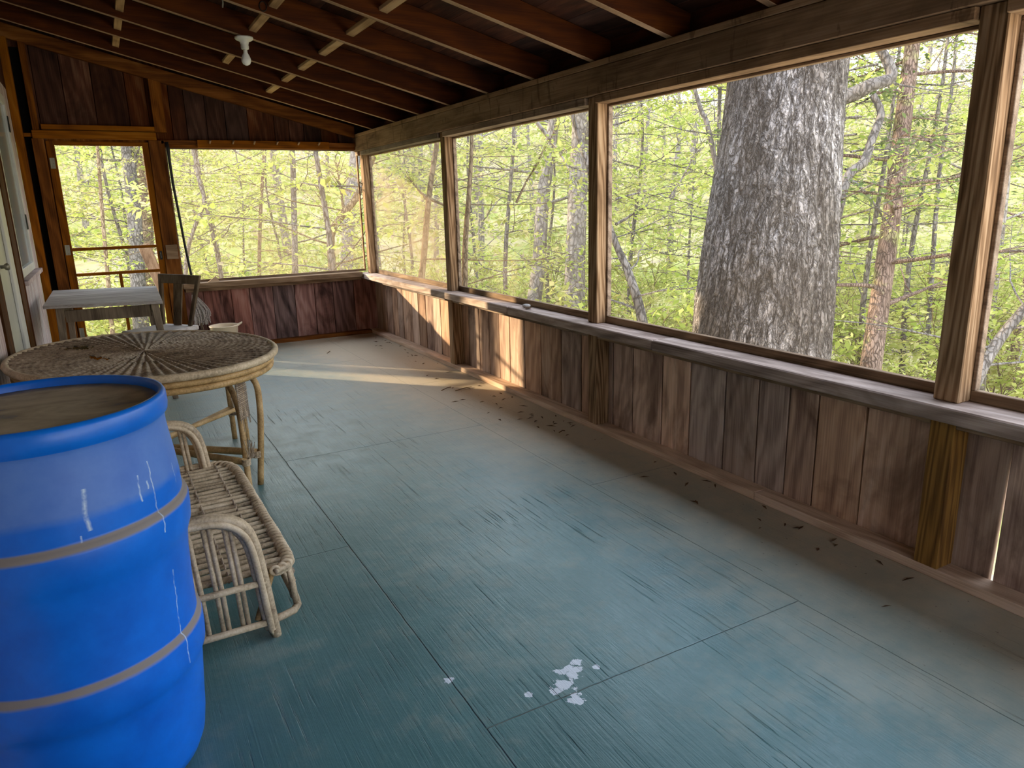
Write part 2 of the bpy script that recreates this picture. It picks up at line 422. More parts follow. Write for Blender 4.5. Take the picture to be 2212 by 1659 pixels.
def oak_mat():
    t = NT('oak_bark'); co = t.obj()
    def ridge(sc, w, detail, dist, loc=(0,0,0)):
        n = t.noise(t.mapping(co, sc, loc), 1.0, detail, .6, dist)
        return t.ramp(t.math('ABSOLUTE', t.math('SUBTRACT', n, .5)), [(0, (0,0,0)), (w, (1,1,1))])
    r1 = ridge((17, 17, 4.2), .075, 4, .5)
    r2 = ridge((27, 27, 15), .050, 3, .9, (5,3,1))
    r3 = ridge((30, 30, 7), .055, 3, .4, (1,8,4))
    e = t.math('MULTIPLY', r1, t.math('MULTIPLY', t.math('ADD', .35, t.math('MULTIPLY', r2, .65)), t.math('ADD', .3, t.math('MULTIPLY', r3, .7))))
    n = t.noise(t.mapping(co, (45, 45, 14)), 1.0, 5, .75)
    big = t.noise(t.mapping(co, (1.6, 1.6, .8), (.4, .2, 0)), 1.0, 4, .6)
    col = t.ramp(n, [(.3, L('#8d837b')), (.7, L('#c9c0b9'))])
    col = t.mix(t.ramp(big, [(.42, (.85,.85,.85)), (.60, (0,0,0))]), col, L('#62584f'))
    col = t.mix(t.math('POWER', e, .8), L('#26201b'), col)
    h = t.math('ADD', e, t.math('MULTIPLY', n, .4))
    t.principled(col, .92, t.bump(h, .8, .02), .12)
    return t.m
M['oak'] = oak_mat()
M['cedar'] = bark_mat('cedar_bark', L('#41332b'), L('#7c6558'), L('#a38c7e'), (40, 40, 4), .5, .8, .012, L('#8b9150'))
M['bark_grey'] = bark_mat('grey_bark', L('#3f3a35'), L('#6d6660'), L('#918983'), (26, 26, 8), .5, .6, .012)
M['bark_pale'] = bark_mat('pale_bark', L('#5a534d'), L('#877e77'), L('#a79e97'), (18, 18, 6), .5, .6, .012)
M['bark_brown'] = bark_mat('brown_bark', L('#493a2c'), L('#77634d'), L('#9c8a72'), (26, 26, 8), .5, .6, .012)

def ground_mat():
    t = NT('wooded_ground'); co = t.obj()
    a = t.noise(co, .22, 5, .65); b = t.noise(co, 1.7, 5, .65)
    f = t.math('ADD', t.math('MULTIPLY', a, .65), t.math('MULTIPLY', b, .35))
    col = t.ramp(f, [(.34, L('#76853f')), (.46, L('#979856')), (.54, L('#ada076')), (.64, L('#948272'))])
    t.principled(col, .95, None, .05)
    return t.m
M['ground'] = ground_mat()

# ------------------------------------------------------------------ camera
CZ = 1.38
FPX = 1554.3
R_ = Vector((0.87244656, -0.48809956, -0.02440958))
U_ = Vector((0.14025706, 0.2022292, 0.96924265))
F_ = Vector((0.46815058, 0.84903603, -0.24489358))
cam = bpy.data.cameras.new('camera'); co_ = bpy.data.objects.new('camera', cam); COL.objects.link(co_)
mat = Matrix((R_, U_, -F_)).transposed().to_4x4(); mat.translation = Vector((0, 0, CZ))
co_.matrix_world = mat
cam.sensor_fit = 'HORIZONTAL'; cam.sensor_width = 36; cam.lens = 36*FPX/2212; cam.clip_end = 400
scene.camera = co_
def P(u, v, d):
    """world point at forward depth d in the direction (u, v) of the view"""
    return Vector((0,0,CZ))+(F_+R_*((u-1106)/FPX)-U_*((v-829.5)/FPX))*d

# ------------------------------------------------------------------ room shell
XL, XS, YE = -.53, 2.49, 7.716          # house wall, stud face of screened wall, stud face of end wall
XB = 2.585                               # inner face of the wall boards
YN = -1.6                                # near end of the porch
RS = .2525
def zr(x): return 2.115+RS*(2.452-x)     # underside of the rafters
PY = [-.78, 1.339, 3.455, 5.524, 7.626]

o = MB().box(-.75, 2.70, YN-.1, 7.86, -.04, 0).build('floor', M['floor']); tag(o, kind='structure')
# roof boards, laid along the porch
mb = MB(); w = .19; x = -.75
while x < 2.75:
    x1 = min(x+w-.003, 2.80)
    za, zb = zr(x)+.142, zr(x1)+.142
    mb.hexa([(x,YN-.1,za),(x1,YN-.1,zb),(x1,8.0,zb),(x,8.0,za)], [(x,YN-.1,za+.03),(x1,YN-.1,zb+.03),(x1,8.0,zb+.03),(x,8.0,za+.03)]); x += w
tag(mb.build('ceiling', M['deck']), kind='structure')

# right half wall of old boards (one wall mesh), with the see-through crack near the front
edges = [YN, -1.3, -1.08, -.9, -.69, -.45, -.25, -.02, .2, .43, .64, .82, 1.05, 1.20, 1.43, 1.738, 1.963, 2.119, 2.292, 2.503, 2.753, 2.975, 3.229, 3.42, 3.62, 3.76, 3.998, 4.256, 4.485, 4.71, 4.881, 5.05, 5.224, 5.423, 5.62, 5.80, 6.0, 6.18, 6.36, 6.54, 6.706, 6.965, 7.12, 7.273, 7.45, 7.62, 7.83]
mb = MB(); r2 = random.Random(3)
for a, b in zip(edges[:-1], edges[1:]):
    g = .006+.006*r2.random(); lo = .004*r2.random(); ta = .004*(r2.random()-.5); tb = .004*(r2.random()-.5)
    if abs(a-1.20) < 1e-6: ta += .006; g = .008
    d = .004*r2.random()
    mb.hexa([(XB+d,a+ta+g/2,.0),(XB+.022+d,a+ta+g/2,.0),(XB+.022+d,b+tb-g/2,.0),(XB+d,b+tb-g/2,.0)],
            [(XB+d,a-ta+g/2,.622),(XB+.022+d,a-ta+g/2,.622),(XB+.022+d,b-tb-g/2,.622),(XB+d,b-tb-g/2,.622)])
tag(mb.build('wall_right', M['board'], bevel=.002), kind='structure')
# battens covering most of the gaps outside
mb = MB()
for a in edges[1:-1]:
    if abs(a-1.20) > 1e-6: mb.box(XB+.027, XB+.045, a-.02, a+.02, -.1, .62)
tag(mb.build('trim_1', M['black']), kind='structure')
tag(MB().box(XS, XB, YN, 2.2, 0, .038).box(XS, XB, 2.202, 7.80, 0, .038).build('baseboard_right', M['plate'], bevel=.003), kind='structure')
# top plate under the sill, sill in two lengths
mb = MB()
for a, b in zip([YN]+[p+.09 for p in PY], PY+[7.80]):
    if b > a+.02: mb.box(XS+.004, XB, a, b, .576, .614)
tag(mb.build('trim_2', M['old_y'], bevel=.002), kind='structure')
tag(MB().box(2.41, 2.63, YN, 2.86, .6145, .669).box(2.412, 2.63, 2.863, 4.42, .6145, .668).box(2.409, 2.63, 4.423, 7.80, .6145, .669).build('trim_3', M['sill'], bevel=.005), kind='structure')
# header beam with a narrow strip under it between the posts
mb = MB().box(2.452, 2.60, YN, 7.80, 1.937, 2.075).box(2.449, 2.60, YN, 3.30, 2.077, 2.108).box(2.449, 2.60, 3.302, 7.80, 2.077, 2.108)
tag(mb.build('trim_4', M['beam'], bevel=.003), kind='structure')
mb = MB()
for a, b in zip([YN]+[p+.092 for p in PY], PY+[7.8]):
    if b > a+.05: mb.box(2.468, 2.60, a+.001, b-.001, 1.897, 1.936)
tag(mb.build('trim_5', M['beam'], bevel=.002), kind='structure')

mb = MB().box(2.575, 2.60, YN, 7.80, 2.109, 2.25)
tag(mb.build('trim_17', M['deck']), kind='structure')
# posts above the sill and the studs below it
names_p = ['', 'square wooden screen post nearest the camera, right of the big oak', 'square wooden screen post left of the big oak trunk', 'square wooden screen post second from the far corner', 'square wooden screen post in the far corner under the beam end']
names_s = ['', 'short orange brown stud under the sill at the right, between wide boards', 'short stud under the sill below the middle screen post', 'sunlit short stud under the sill, second from the far corner', '']
for i, y in enumerate(PY):
    if i == 0: continue
    o = MB().box(2.489, 2.579, y, y+.09, .669, 1.937).build('screen_post', M['post_z'], bevel=.004)
    tag(o, names_p[i], 'post'); based(o, (2.534, y+.045, .669))
    if i < 4:
        o = MB().box(XS, XB-.002, y, y+.088, .038, .6145).build('wall_stud', M['stud'] if i == 1 else M['post_z'], bevel=.003)
        tag(o, names_s[i], 'stud'); based(o, (2.53, y+.045, .038))

# screens of the right side (window = frame strips + mesh)
def side_screen(n, y0, y1, mat):
    e = empty('window_%d' % n, (2.57, y0, .669), kind='structure')
    mb = MB().box(2.556, 2.584, y0, y1, .6695, .709).box(2.556, 2.584, y0, y1, 1.884, 1.896)
    mb.box(2.556, 2.584, y0, y0+.014, .7095, 1.8835).box(2.556, 2.584, y1-.014, y1, .7095, 1.8835)
    mb.build('screen_frame', M['old_y'], e, bevel=.002)
    MB().add([(2.572,y0+.01,.70),(2.572,y1-.01,.70),(2.572,y1-.01,1.89),(2.572,y0+.01,1.89)], [(0,1,2,3)]).build('screen_mesh', mat, e)
for i in range(4):
    side_screen(i+1, PY[i]+.0905, PY[i+1]-.0005, M['screen_dusty'] if i == 3 else M['screen'] if i == 2 else M['screen_clean'])

# end wall: boards below the sill and in the gable
mb = MB(); r2 = random.Random(5); YB = 7.80
xe = [.60, .803, 1.064, 1.243, 1.473, 1.696, 1.906, 2.106, 2.337, 2.60]
for a, b in zip(xe[:-1], xe[1:]):
    d = .005*r2.random(); g = .005; ta = .005*(r2.random()-.5)
    mb.hexa([(a+g/2+ta,YB+d,0),(b-g/2+ta,YB+d,0),(b-g/2+ta,YB+.022+d,0),(a+g/2+ta,YB+.022+d,0)], [(a+g/2-ta,YB+d,.64),(b-g/2-ta,YB+d,.64),(b-g/2-ta,YB+.022+d,.64),(a+g/2-ta,YB+.022+d,.64)])
xg = [-.75, -.53, -.33, -.12, .109, .37, .532, .72, .848, 1.026, 1.199, 1.405, 1.657, 1.80, 1.947, 2.12, 2.30, 2.60]
for a, b in zip(xg[:-1], xg[1:]):
    d = .005*r2.random(); g = .005
    lo = 2.01 if a > .4 else 2.04
    mb.hexa([(a+g/2,YB+d,lo),(b-g/2,YB+d,lo),(b-g/2,YB+.022+d,lo),(a+g/2,YB+.022+d,lo)], [(a+g/2,YB+d,zr(a)+.14),(b-g/2,YB+d,zr(b)+.14),(b-g/2,YB+.022+d,zr(b)+.14),(a+g/2,YB+.022+d,zr(a)+.14)])
# outer sheathing so that no gap shows sky
mb.box(.62, 2.60, YB+.03, YB+.045, 0, .64)
mb.hexa([(-.75,YB+.03,1.99),(2.6,YB+.03,1.99),(2.6,YB+.045,1.99),(-.75,YB+.045,1.99)], [(-.75,YB+.03,zr(-.75)+.14),(2.6,YB+.03,zr(2.6)+.14),(2.6,YB+.045,zr(2.6)+.14),(-.75,YB+.045,zr(-.75)+.14)])
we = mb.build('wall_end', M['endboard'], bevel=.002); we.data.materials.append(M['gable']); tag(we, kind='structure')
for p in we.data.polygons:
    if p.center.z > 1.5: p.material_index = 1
tag(MB().box(.63, XS-.001, YE, YB-.002, 0, .038).build('baseboard_end', M['brown_x'], bevel=.003), kind='structure')
tag(MB().box(.62, 2.405, 7.636, 7.85, .637, .689).box(.635, 2.405, YE-.01, YB-.002, .60, .636).build('trim_6', M['old_x'], bevel=.004), kind='structure')
# strip above the end screen, gable rafter, door head casing
tag(MB().box(.60, 2.488, YE, YB-.002, 1.985, 2.02).box(.60, 2.488, YE+.02, YB-.004, 1.953, 1.984).build('trim_7', M['brown_x'], bevel=.002), kind='structure')
mb = MB(); xa, xb = -.60, 2.447
mb.hexa([(xa,YE-.012,zr(xa)-.045),(xb,YE-.012,zr(xb)-.045),(xb,YE+.05,zr(xb)-.045),(xa,YE+.05,zr(xa)-.045)], [(xa,YE-.012,zr(xa)+.07),(xb,YE-.012,zr(xb)+.07),(xb,YE+.05,zr(xb)+.07),(xa,YE+.05,zr(xa)+.07)])
tag(mb.build('trim_8', M['brown_x'], bevel=.003), kind='structure')
tag(MB().box(-.405, .565, YE-.012, YE+.02, 2.016, 2.084).box(-.33, .56, YE, YB-.002, 2.092, 2.135).box(-.47, -.41, YE+.01, YB-.002, 2.03, 2.06).build('trim_9', M['orange_x'], bevel=.003), kind='structure')
# studs each side of the door, running up to the gable
mb = MB().box(-.415, -.325, YE, YB-.002, 0, 2.015).box(-.395, -.345, YE+.002, YB-.002, 2.086, zr(-.37)-.03)
tag(mb.build('trim_10', M['brown_z'], bevel=.003), kind='structure')
mb = MB().box(.495, .625, YE, YB-.002, 0, 2.015).box(.56, .66, YE, YB-.002, 2.086, zr(.6)-.03)
tag(mb.build('trim_11', M['brown_z'], bevel=.003), kind='structure')
# corner: upright of the house wall, then the dark slot beside it
tag(MB().box(XL, -.468, 7.66, YB-.001, 0, zr(-.5)-.05).build('trim_12', M['orange_z'], bevel=.003), kind='structure')
tag(MB().box(-.468, -.400, YB-.03, YB-.003, 0, 2.75).build('trim_13', M['black']), kind='structure')

# end screen
e = empty('window_5', (.63, 7.78, .689), kind='structure')
mb = MB().box(.63, 2.487, 7.775, 7.80, .6895, .71).box(.63, 2.487, 7.775, 7.80, 1.945, 1.9525).box(.63, .640, 7.775, 7.80, .7105, 1.9445).box(2.473, 2.487, 7.775, 7.80, .7105, 1.9445)
mb.build('screen_frame', M['old_x'], e)
MB().add([(.632,7.788,.70),(2.48,7.788,.70),(2.48,7.788,1.95),(.632,7.788,1.95)], [(0,1,2,3)]).build('screen_mesh', M['screen_end'], e)

# screen door in the end wall
tag(MB().box(-.345, -.305, 7.768, YB-.001, 0, 2.03).box(.48, .51, 7.768, YB-.001, 0, 2.03).box(-.304, .479, 7.768, YB-.001, 1.985, 2.03).build('trim_18', M['brown_z']), kind='structure')
dr = empty('door_1', (-.32, 7.75, 0), kind='structure')
y0, y1 = 7.735, 7.765
MB().box(-.318, -.254, y0, y1, .01, 1.998).build('stile', M['orange_z'], dr, bevel=.003)
MB().box(.437, .492, y0, y1, .01, 1.998).build('stile', M['orange_z'], dr, bevel=.003)
MB().box(-.2535, .4365, y0, y1, 1.962, 1.998).build('top_rail', M['orange_x'], dr, bevel=.003)
MB().box(-.2535, .4365, y0, y1, .01, .14).build('bottom_rail', M['orange_x'], dr, bevel=.003)
MB().box(-.2535, .4365, y0+.003, y1-.003, 1.045, 1.072).build('cross_bar', M['orange_x'], dr, bevel=.003)
MB().box(-.2535, .4365, y0+.003, y1-.003, .815, .843).build('cross_bar', M['orange_x'], dr, bevel=.003)
MB().box(.086, .114, y0+.004, y1-.004, .141, .814).build('mullion', M['orange_z'], dr, bevel=.003)
MB().add([(-.2535,7.752,.14),(.4365,7.752,.14),(.4365,7.752,1.962),(-.2535,7.752,1.962)], [(0,1,2,3)]).build('screen_mesh', M['screen_clean'], dr)
for z in (1.81, 1.058, .30):
    mb = MB().box(-.302, -.270, y0-.004, y0-.0005, z-.045, z+.045).tube([(-.305,y0-.003,z-.045),(-.305,y0-.003,z+.045)], .005, 8)
    for k in (-.028, 0, .028): mb.sphere((-.283, y0-.004, z+k), .004, 8, 4)
    h = mb.build('hinge', M['steel'], dr); h['label'] = 'galvanised butt hinge'
mb = MB().box(.455, .478, y0-.006, y0-.0005, .93, 1.01).tube([(.466,y0-.006,.945),(.466,y0-.035,.95),(.466,y0-.035,.99),(.466,y0-.006,.995)], .004, 6)
h = mb.build('latch', M['dark_metal'], dr); h['label'] = 'dark iron hook latch'

# house wall: whitewashed boards, grey door, half-open window sash
mb = MB(); y = YN; r2 = random.Random(9)
mb.box(XL-.10, XL-.04, YN, 7.83, 0, 5.4)  # backing carried up unseen above the porch roof to block sun from the oak
spans = [(YN, 4.63, 0, 2.05), (5.95, 7.66, 0, .90), (7.27, 7.66, .90, 2.40), (5.95, 7.27, 2.30, 2.40)]
for a, b, lo, hi in spans:
    yy = a
    while yy < b-.01:
        y2 = min(b, yy+.095)
        mb.box(XL-.04, XL, yy+.002, y2-.002, lo, hi); yy += .095
wl = mb.build('wall_left', M['white_boards'], bevel=.003); tag(wl, kind='structure')
mb = MB(); yy = YN
while yy < 7.65:
    y2 = min(7.655, yy+.24)
    mb.box(XL-.04, XL+.004, yy+.003, y2-.003, 2.402, zr(XL)+.1); yy += .24
tag(mb.build('trim_14', M['rafter_z'], bevel=.003), kind='structure')
tag(MB().box(XL-.04, XL+.012, 4.63, 4.86, 0, 2.40).box(XL-.04, XL+.02, 5.652, 5.90, 0, 2.40).build('trim_15', M['jamb'], bevel=.003), kind='structure')
tag(MB().box(XL-.04, XL+.024, 5.905, 5.948, 0, 2.40).build('trim_16', M['rafter_z'], bevel=.003), kind='structure')
d2 = empty('door_2', (XL, 4.86, 0), kind='structure')
MB().box(XL-.035, XL-.004, 4.863, 5.65, .01, 2.05).build('door_leaf', M['grey_door'], d2, bevel=.003)
MB().box(XL-.0035, XL+.014, 5.43, 5.648, .01, 2.05).build('edge_strip', M['white_paint'], d2, bevel=.003)
k = MB().lathe([(.010,0),(.010,.016),(.018,.022),(.021,.032),(.016,.042),(.003,.045)], (0,0,0), 20)
k.v = [(XL-.004+z, 5.08+x, 1.09+y) for x, y, z in k.v]
kk = k.build('door_knob', M['steel'], d2, smooth=True); kk['label'] = 'round metal knob'
MB().box(XL-.04, XL-.006, 4.862, 5.65, 2.052, 2.40).build('transom_panel', M['grey_door'], d2)
w6 = empty('window_6', (XL, 5.95, .9), kind='structure')
MB().box(XL-.039, XL-.030, 5.95, 7.268, .902, 2.298).build('dark_opening', M['black'], w6)
MB().box(XL-.028, XL-.012, 6.22, 7.22, 1.0, 2.22).build('pane', M['glass'], w6)
mb = MB().box(XL-.028, XL+.004, 6.14, 6.22, .94, 2.29).box(XL-.028, XL+.004, 7.221, 7.268, .94, 2.29).box(XL-.028, XL+.004, 6.221, 7.22, 2.221, 2.29).box(XL-.028, XL+.004, 6.221, 7.22, .94, 1.0)
mb.build('sash', M['white_paint'], w6, bevel=.003)
MB().box(XL-.02, XL+.045, 5.96, 7.40, .902, .935).build('window_sill', M['white_boards'], w6, bevel=.003)
for z in (1.32, 2.08):
    MB().box(XL+.0045, XL+.009, 7.215, 7.285, z-.06, z+.06).build('hinge', M['dark_metal'], w6)
# near end of the porch, unseen behind the camera; opening added for fill light
tag(MB().box(XL-.1, 2.65, YN-.09, YN-.02, 0, .67).box(XL-.1, 2.65, YN-.09, YN-.02, 1.55, 3.1).box(XL-.1, .45, YN-.09, YN-.02, .671, 1.549).box(2.50, 2.65, YN-.09, YN-.02, .671, 1.549).build('wall_back', M['gable']), kind='structure')

# rafters
ry = [7.185, 6.534, 5.952, 5.339, 4.692, 4.078, 3.452, 2.827, 2.215]
rl = ['roof rafter nearest the gable end wall', 'second roof rafter from the gable end wall', 'third roof rafter from the end wall, one before the lamp', 'roof rafter carrying the bare bulb lamp holder', 'roof rafter just on the camera side of the bulb, with a wire loop', 'sixth roof rafter from the end wall', 'seventh roof rafter from the end wall, meeting the beam left of the oak', 'nearest roof rafter in full view, above the oak window']
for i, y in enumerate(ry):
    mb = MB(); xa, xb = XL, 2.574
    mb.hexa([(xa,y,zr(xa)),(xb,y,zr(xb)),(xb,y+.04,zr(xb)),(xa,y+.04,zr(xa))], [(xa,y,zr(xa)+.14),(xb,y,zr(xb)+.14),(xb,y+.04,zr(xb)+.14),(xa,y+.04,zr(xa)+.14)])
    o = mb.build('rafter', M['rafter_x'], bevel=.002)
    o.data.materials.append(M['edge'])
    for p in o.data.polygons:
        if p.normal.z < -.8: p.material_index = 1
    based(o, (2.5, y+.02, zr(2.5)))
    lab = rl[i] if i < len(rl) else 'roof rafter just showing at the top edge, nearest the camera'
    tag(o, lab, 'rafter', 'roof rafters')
# pale laths notched between the rafters
def lath(x, y0, y1, label):
    z = zr(x)+.045
    o = MB().hexa([(x-.024,y0,z+.006),(x+.024,y0,z-.006),(x+.024,y1,z-.006),(x-.024,y1,z+.006)], [(x-.024,y0,z+.026),(x+.024,y0,z+.014),(x+.024,y1,z+.014),(x-.024,y1,z+.026)]).build('lath', M['pale_y'], bevel=.002)
    based(o, (x, (y0+y1)/2, z)); tag(o, label, 'lath', 'laths between the rafters')
row = {0: 'right of the lamp', 1: 'in line with the lamp', 2: 'at the upper left'}
for k, (x, segs) in enumerate(((1.505, [0,1,2,3,4,5,6]), (1.055, [1,3,4,5]), (.315, [0,1,2]))):
    for q in segs:
        ya = ry[q+1]+.041; yb = ry[q]-.001
        pos = ['first', 'second', 'third', 'fourth', 'fifth', 'sixth', 'seventh'][q]
        lath(x, ya, yb, 'pale lath in the %s rafter gap from end wall, %s' % (pos, row[k]))

# ------------------------------------------------------------------ small fittings
# lamp holder with bare bulb
lx, ly = 1.0, 5.36; lz = zr(lx)
lamp = empty('lamp_holder', (lx, ly, lz), 'white porcelain lamp holder with a bare bulb under a roof rafter', 'lamp')
MB().lathe([(.058,-.002),(.06,-.012),(.05,-.022),(.03,-.03),(.024,-.05),(.026,-.06),(.024,-.075),(.018,-.078)], (lx,ly,lz), 28).build('base', M['porcelain'], lamp, smooth=True)
MB().lathe([(.013,-.0785),(.014,-.098),(.024,-.118),(.031,-.138),(.031,-.152),(.022,-.168),(.008,-.176),(.001,-.177)], (lx,ly,lz), 24).build('bulb', M['bulb'], lamp, smooth=True)
# wire loop and hook
x, y = 1.0, 4.70; z = zr(.985)
pts = [(x+.02*math.cos(a), y-.012, z+.03+.026*math.sin(a)) for a in np.linspace(0, 2*PI, 18)[:-1]]
o = MB().tube(pts, .003, 6, closed=True).build('wire_loop', M['dark_metal'], smooth=True); based(o, (x, y-.012, z+.03)); tag(o, 'small dark wire ring on the rafter side, above and right of the bulb', 'ring')
x, y = .775, 4.68; z = zr(x)
o = MB().tube([(x,y+.03,z+.005),(x,y-.012,z+.003),(x+.002,y-.013,z-.03),(x-.002,y-.012,z-.055)], .004, 6).build('hanging_wire', M['steel'], smooth=True); based(o, (x, y, z)); tag(o, 'short pale wire hanging from a rafter at the top edge, left of the ring', 'wire')

# peg rail over the end screen
pr = empty('peg_rail', (1.54, 7.71, 1.955), 'brown wooden peg rail above the end screen', 'peg rail')
MB().box(.91, 2.165, 7.686, 7.7155, 1.955, 2.024).build('backboard', M['orange_x'], pr, bevel=.002)
for x in (1.018, 1.227, 1.424, 1.641, 1.85, 2.055):
    MB().tube([(x,7.687,1.994),(x,7.66,1.999),(x,7.64,2.012)], [.008,.007,.010], 8).build('peg', M['pale_y'], pr, smooth=True)
# small pale block nailed on the right door stud
o = MB().box(.515, .615, YE-.02, YE-.0005, .93, 1.065).build('wood_block', M['old_x'], bevel=.003); based(o, (.565, YE-.01, .93)); tag(o, 'small square wooden block nailed to the stud right of the screen door', 'block')
# black cable
pts = [(.642,7.690,2.0),(.649,7.69,1.94),(.648,7.692,1.82),(.652,7.695,1.613),(.668,7.70,1.358),(.684,7.70,1.054),(.703,7.695,.80),(.708,7.69,.70)]
o = MB().tube(pts, [.016,.016,.013,.012,.011,.011,.011,.011], 8).build('hanging_hose', M['cable'], smooth=True); based(o, (.708,7.69,.69)); tag(o, 'black rubber hose hanging beside the end screen, right of the screen door', 'hose')
# wood offcut on the end sill, pebble and dead leaf on the side sill
a = Vector((.84,7.655,.689)); o = MB().add([a, a+Vector((.115,0,0)), a+Vector((.085,.04,.055)), a+Vector((.1,.07,0)), a+Vector((.01,.06,0))], [(0,1,2),(1,3,2),(3,4,2),(4,0,2),(0,4,3,1)]).build('wood_offcut', M['pale_x']); based(o, a); tag(o, 'triangular pale wood offcut standing on the end sill', 'wood offcut')
o = MB().sphere((2.50,4.30,.682), .03, 12, 8, .42).build('pebble', M['stone'], smooth=True); o.scale = (1,1,1); based(o, (2.50,4.30,.669)); tag(o, 'flat pale pebble on the side sill at the end of the sunlight', 'pebble')
o = MB().add([(2.45,4.22,.6695),(2.49,4.20,.684),(2.505,4.245,.671),(2.465,4.262,.680)], [(0,1,2,3),(3,2,1,0)]).build('dead_leaf', M['litter']); based(o, (2.47,4.23,.669)); tag(o, 'curled brown leaf on the side sill beside the pebble', 'leaf')

# dry litter along the screened wall
rl_ = np.random.default_rng(4); mb = MB()
for k in range(170):
    x = 2.47-abs(rl_.normal(0, .16)); y = rl_.uniform(1.3, 7.4); s = rl_.uniform(.004, .014); a = rl_.uniform(0, 2*PI); e1 = rl_.uniform(1.2, 3.2)
    if 3.6 < y < 4.6 or rl_.random() < .45:
        c, q = math.cos(a), math.sin(a)
        mb.add([(x-c*s*e1, y-q*s*e1, .001), (x-q*s*.5, y+c*s*.5, .004), (x+c*s*e1, y+q*s*e1, .002), (x+q*s*.5, y-c*s*.5, .006)], [(0,1,2,3)])
for px, py, ln, a in ((2.14,4.93,.12,.5), (2.25,4.85,.16,.25), (1.77,6.9,.10,1.0), (2.3,3.55,.05,.2)):
    p = Vector((px,py,.004)); d = Vector((math.cos(a),math.sin(a),0))*ln
    mb.tube([p-d*.5, p+Vector((.01,.008,.004)), p+d*.5], .003, 5)
o = mb.build('leaf_litter', M['litter']); tag(o, 'scattered dry leaf bits and twigs on the floor along the screened half wall', 'leaf litter', kind='stuff')

# ------------------------------------------------------------------ blue drum
cx, cy = -.1886, 1.8975
dm = empty('plastic_drum', (cx,cy,0), 'blue plastic drum with two ribs and a dusty top, left foreground', 'drum')
prof = [(.19,.0),(.215,.004),(.238,.02),(.25,.05),(.257,.10),(.262,.17),(.268,.245),(.270,.275),(.275,.290),(.281,.305),(.2825,.335),(.2822,.372),(.280,.382),(.276,.388),(.2715,.392),(.2705,.40),(.270,.48),(.272,.56),(.276,.606),(.281,.622),(.2875,.640),(.2895,.668),(.2895,.700),(.287,.709),(.282,.715),(.2775,.718),(.277,.727),(.276,.76),(.271,.81),(.265,.855),(.262,.885),(.2615,.905),(.263,.915),(.270,.922),(.272,.935),(.271,.960),(.266,.969),(.258,.969),(.255,.962),(.253,.945),(.252,.93)]
MB().lathe(prof, (cx,cy,0), 96).build('barrel_body', M['drum'], dm, smooth=True)
MB().lathe([(.2515,.935),(.2515,.949),(.22,.946),(.15,.943),(.06,.946),(.004,.947)], (cx,cy,0), 64).build('drum_head', M['lid'], dm, smooth=True)

# ------------------------------------------------------------------ oval rattan table
tc = Vector((.105, 4.05, 0)); TZ = .69; TA, TB = .722, .565; TR = math.radians(117.1)   # long axis direction
ca, sa = math.cos(TR), math.sin(TR)
def tel(r, th, z, off=0.0):
    x, y = (TA+off)*r*math.cos(th), (TB+off)*r*math.sin(th)
    return Vector((tc.x+x*ca-y*sa, tc.y+x*sa+y*ca, z))
tb = empty('rattan_table', tc, 'oval rattan table with a woven top, two holes torn in it', 'table')
NR, NTh = 150, 480; SP = 72
v = []; f = []
holes = [(Vector((-.207,4.40)), .06, .034, .1), (Vector((-.10,4.01)), .075, .022, -1.05), (Vector((-.155,4.345)), .045,.022,.6)]
v.append(tuple(tel(0, 0, TZ+.004)))
for i in range(1, NR+1):
    r = i/NR
    for k in range(NTh):
        th = 2*PI*k/NTh
        sp = SP if r > .42 else SP/2 if r > .16 else SP/4
        rib = math.cos(sp*th)
        par = 1 if math.sin(sp*th/2) > 0 else -1
        wv = math.sin(2*PI*r*TB/.0155*.5+par*PI/2)
        z = TZ-.002+.0042*rib+.0022*wv*(1-abs(rib)*.3)+.004*max(0, 1-r/.06)
        v.append(tuple(tel(r*.985, th, z)))
for k in range(NTh): f.append((0, 1+k, 1+(k+1) % NTh))
def in_hole(p):
    for c, a, b, an in holes:
        d = Vector((p[0],p[1]))-c; x = d.x*math.cos(an)+d.y*math.sin(an); y = -d.x*math.sin(an)+d.y*math.cos(an)
        if (x/a)**2+(y/b)**2 < 1+.5*math.sin(9*math.atan2(y, x)): return True
    return False
hol = [in_hole(p) for p in v]
for i in range(NR-1):
    for k in range(NTh):
        l = (k+1) % NTh; q = (1+i*NTh+k, 1+i*NTh+l, 1+(i+1)*NTh+l, 1+(i+1)*NTh+k)
        if not any(hol[j] for j in q): f.append((q[0], q[3], q[2], q[1]))
t_ = MB(); t_.v = v; t_.f = f
t_.build('woven_top', M['weave'], tb, smooth=True)
ring = lambda off, z: [tel(1, a, z, off) for a in np.linspace(0, 2*PI, 241)[:-1]]
def swell(r, ph): return [r*(1.0+(.09 if (k+ph) % 22 == 0 else 0.0)) for k in range(240)]
MB().tube(ring(.0, TZ-.012), swell(.018, 0), 10, closed=True).build('rim', M['greycane'], tb, smooth=True)
MB().tube(ring(-.022, TZ-.047), swell(.0155, 7), 10, closed=True).build('apron_cane', M['cane'], tb, smooth=True)
MB().tube(ring(-.026, TZ-.078), swell(.0155, 13), 10, closed=True).build('apron_cane', M['cane'], tb, smooth=True)
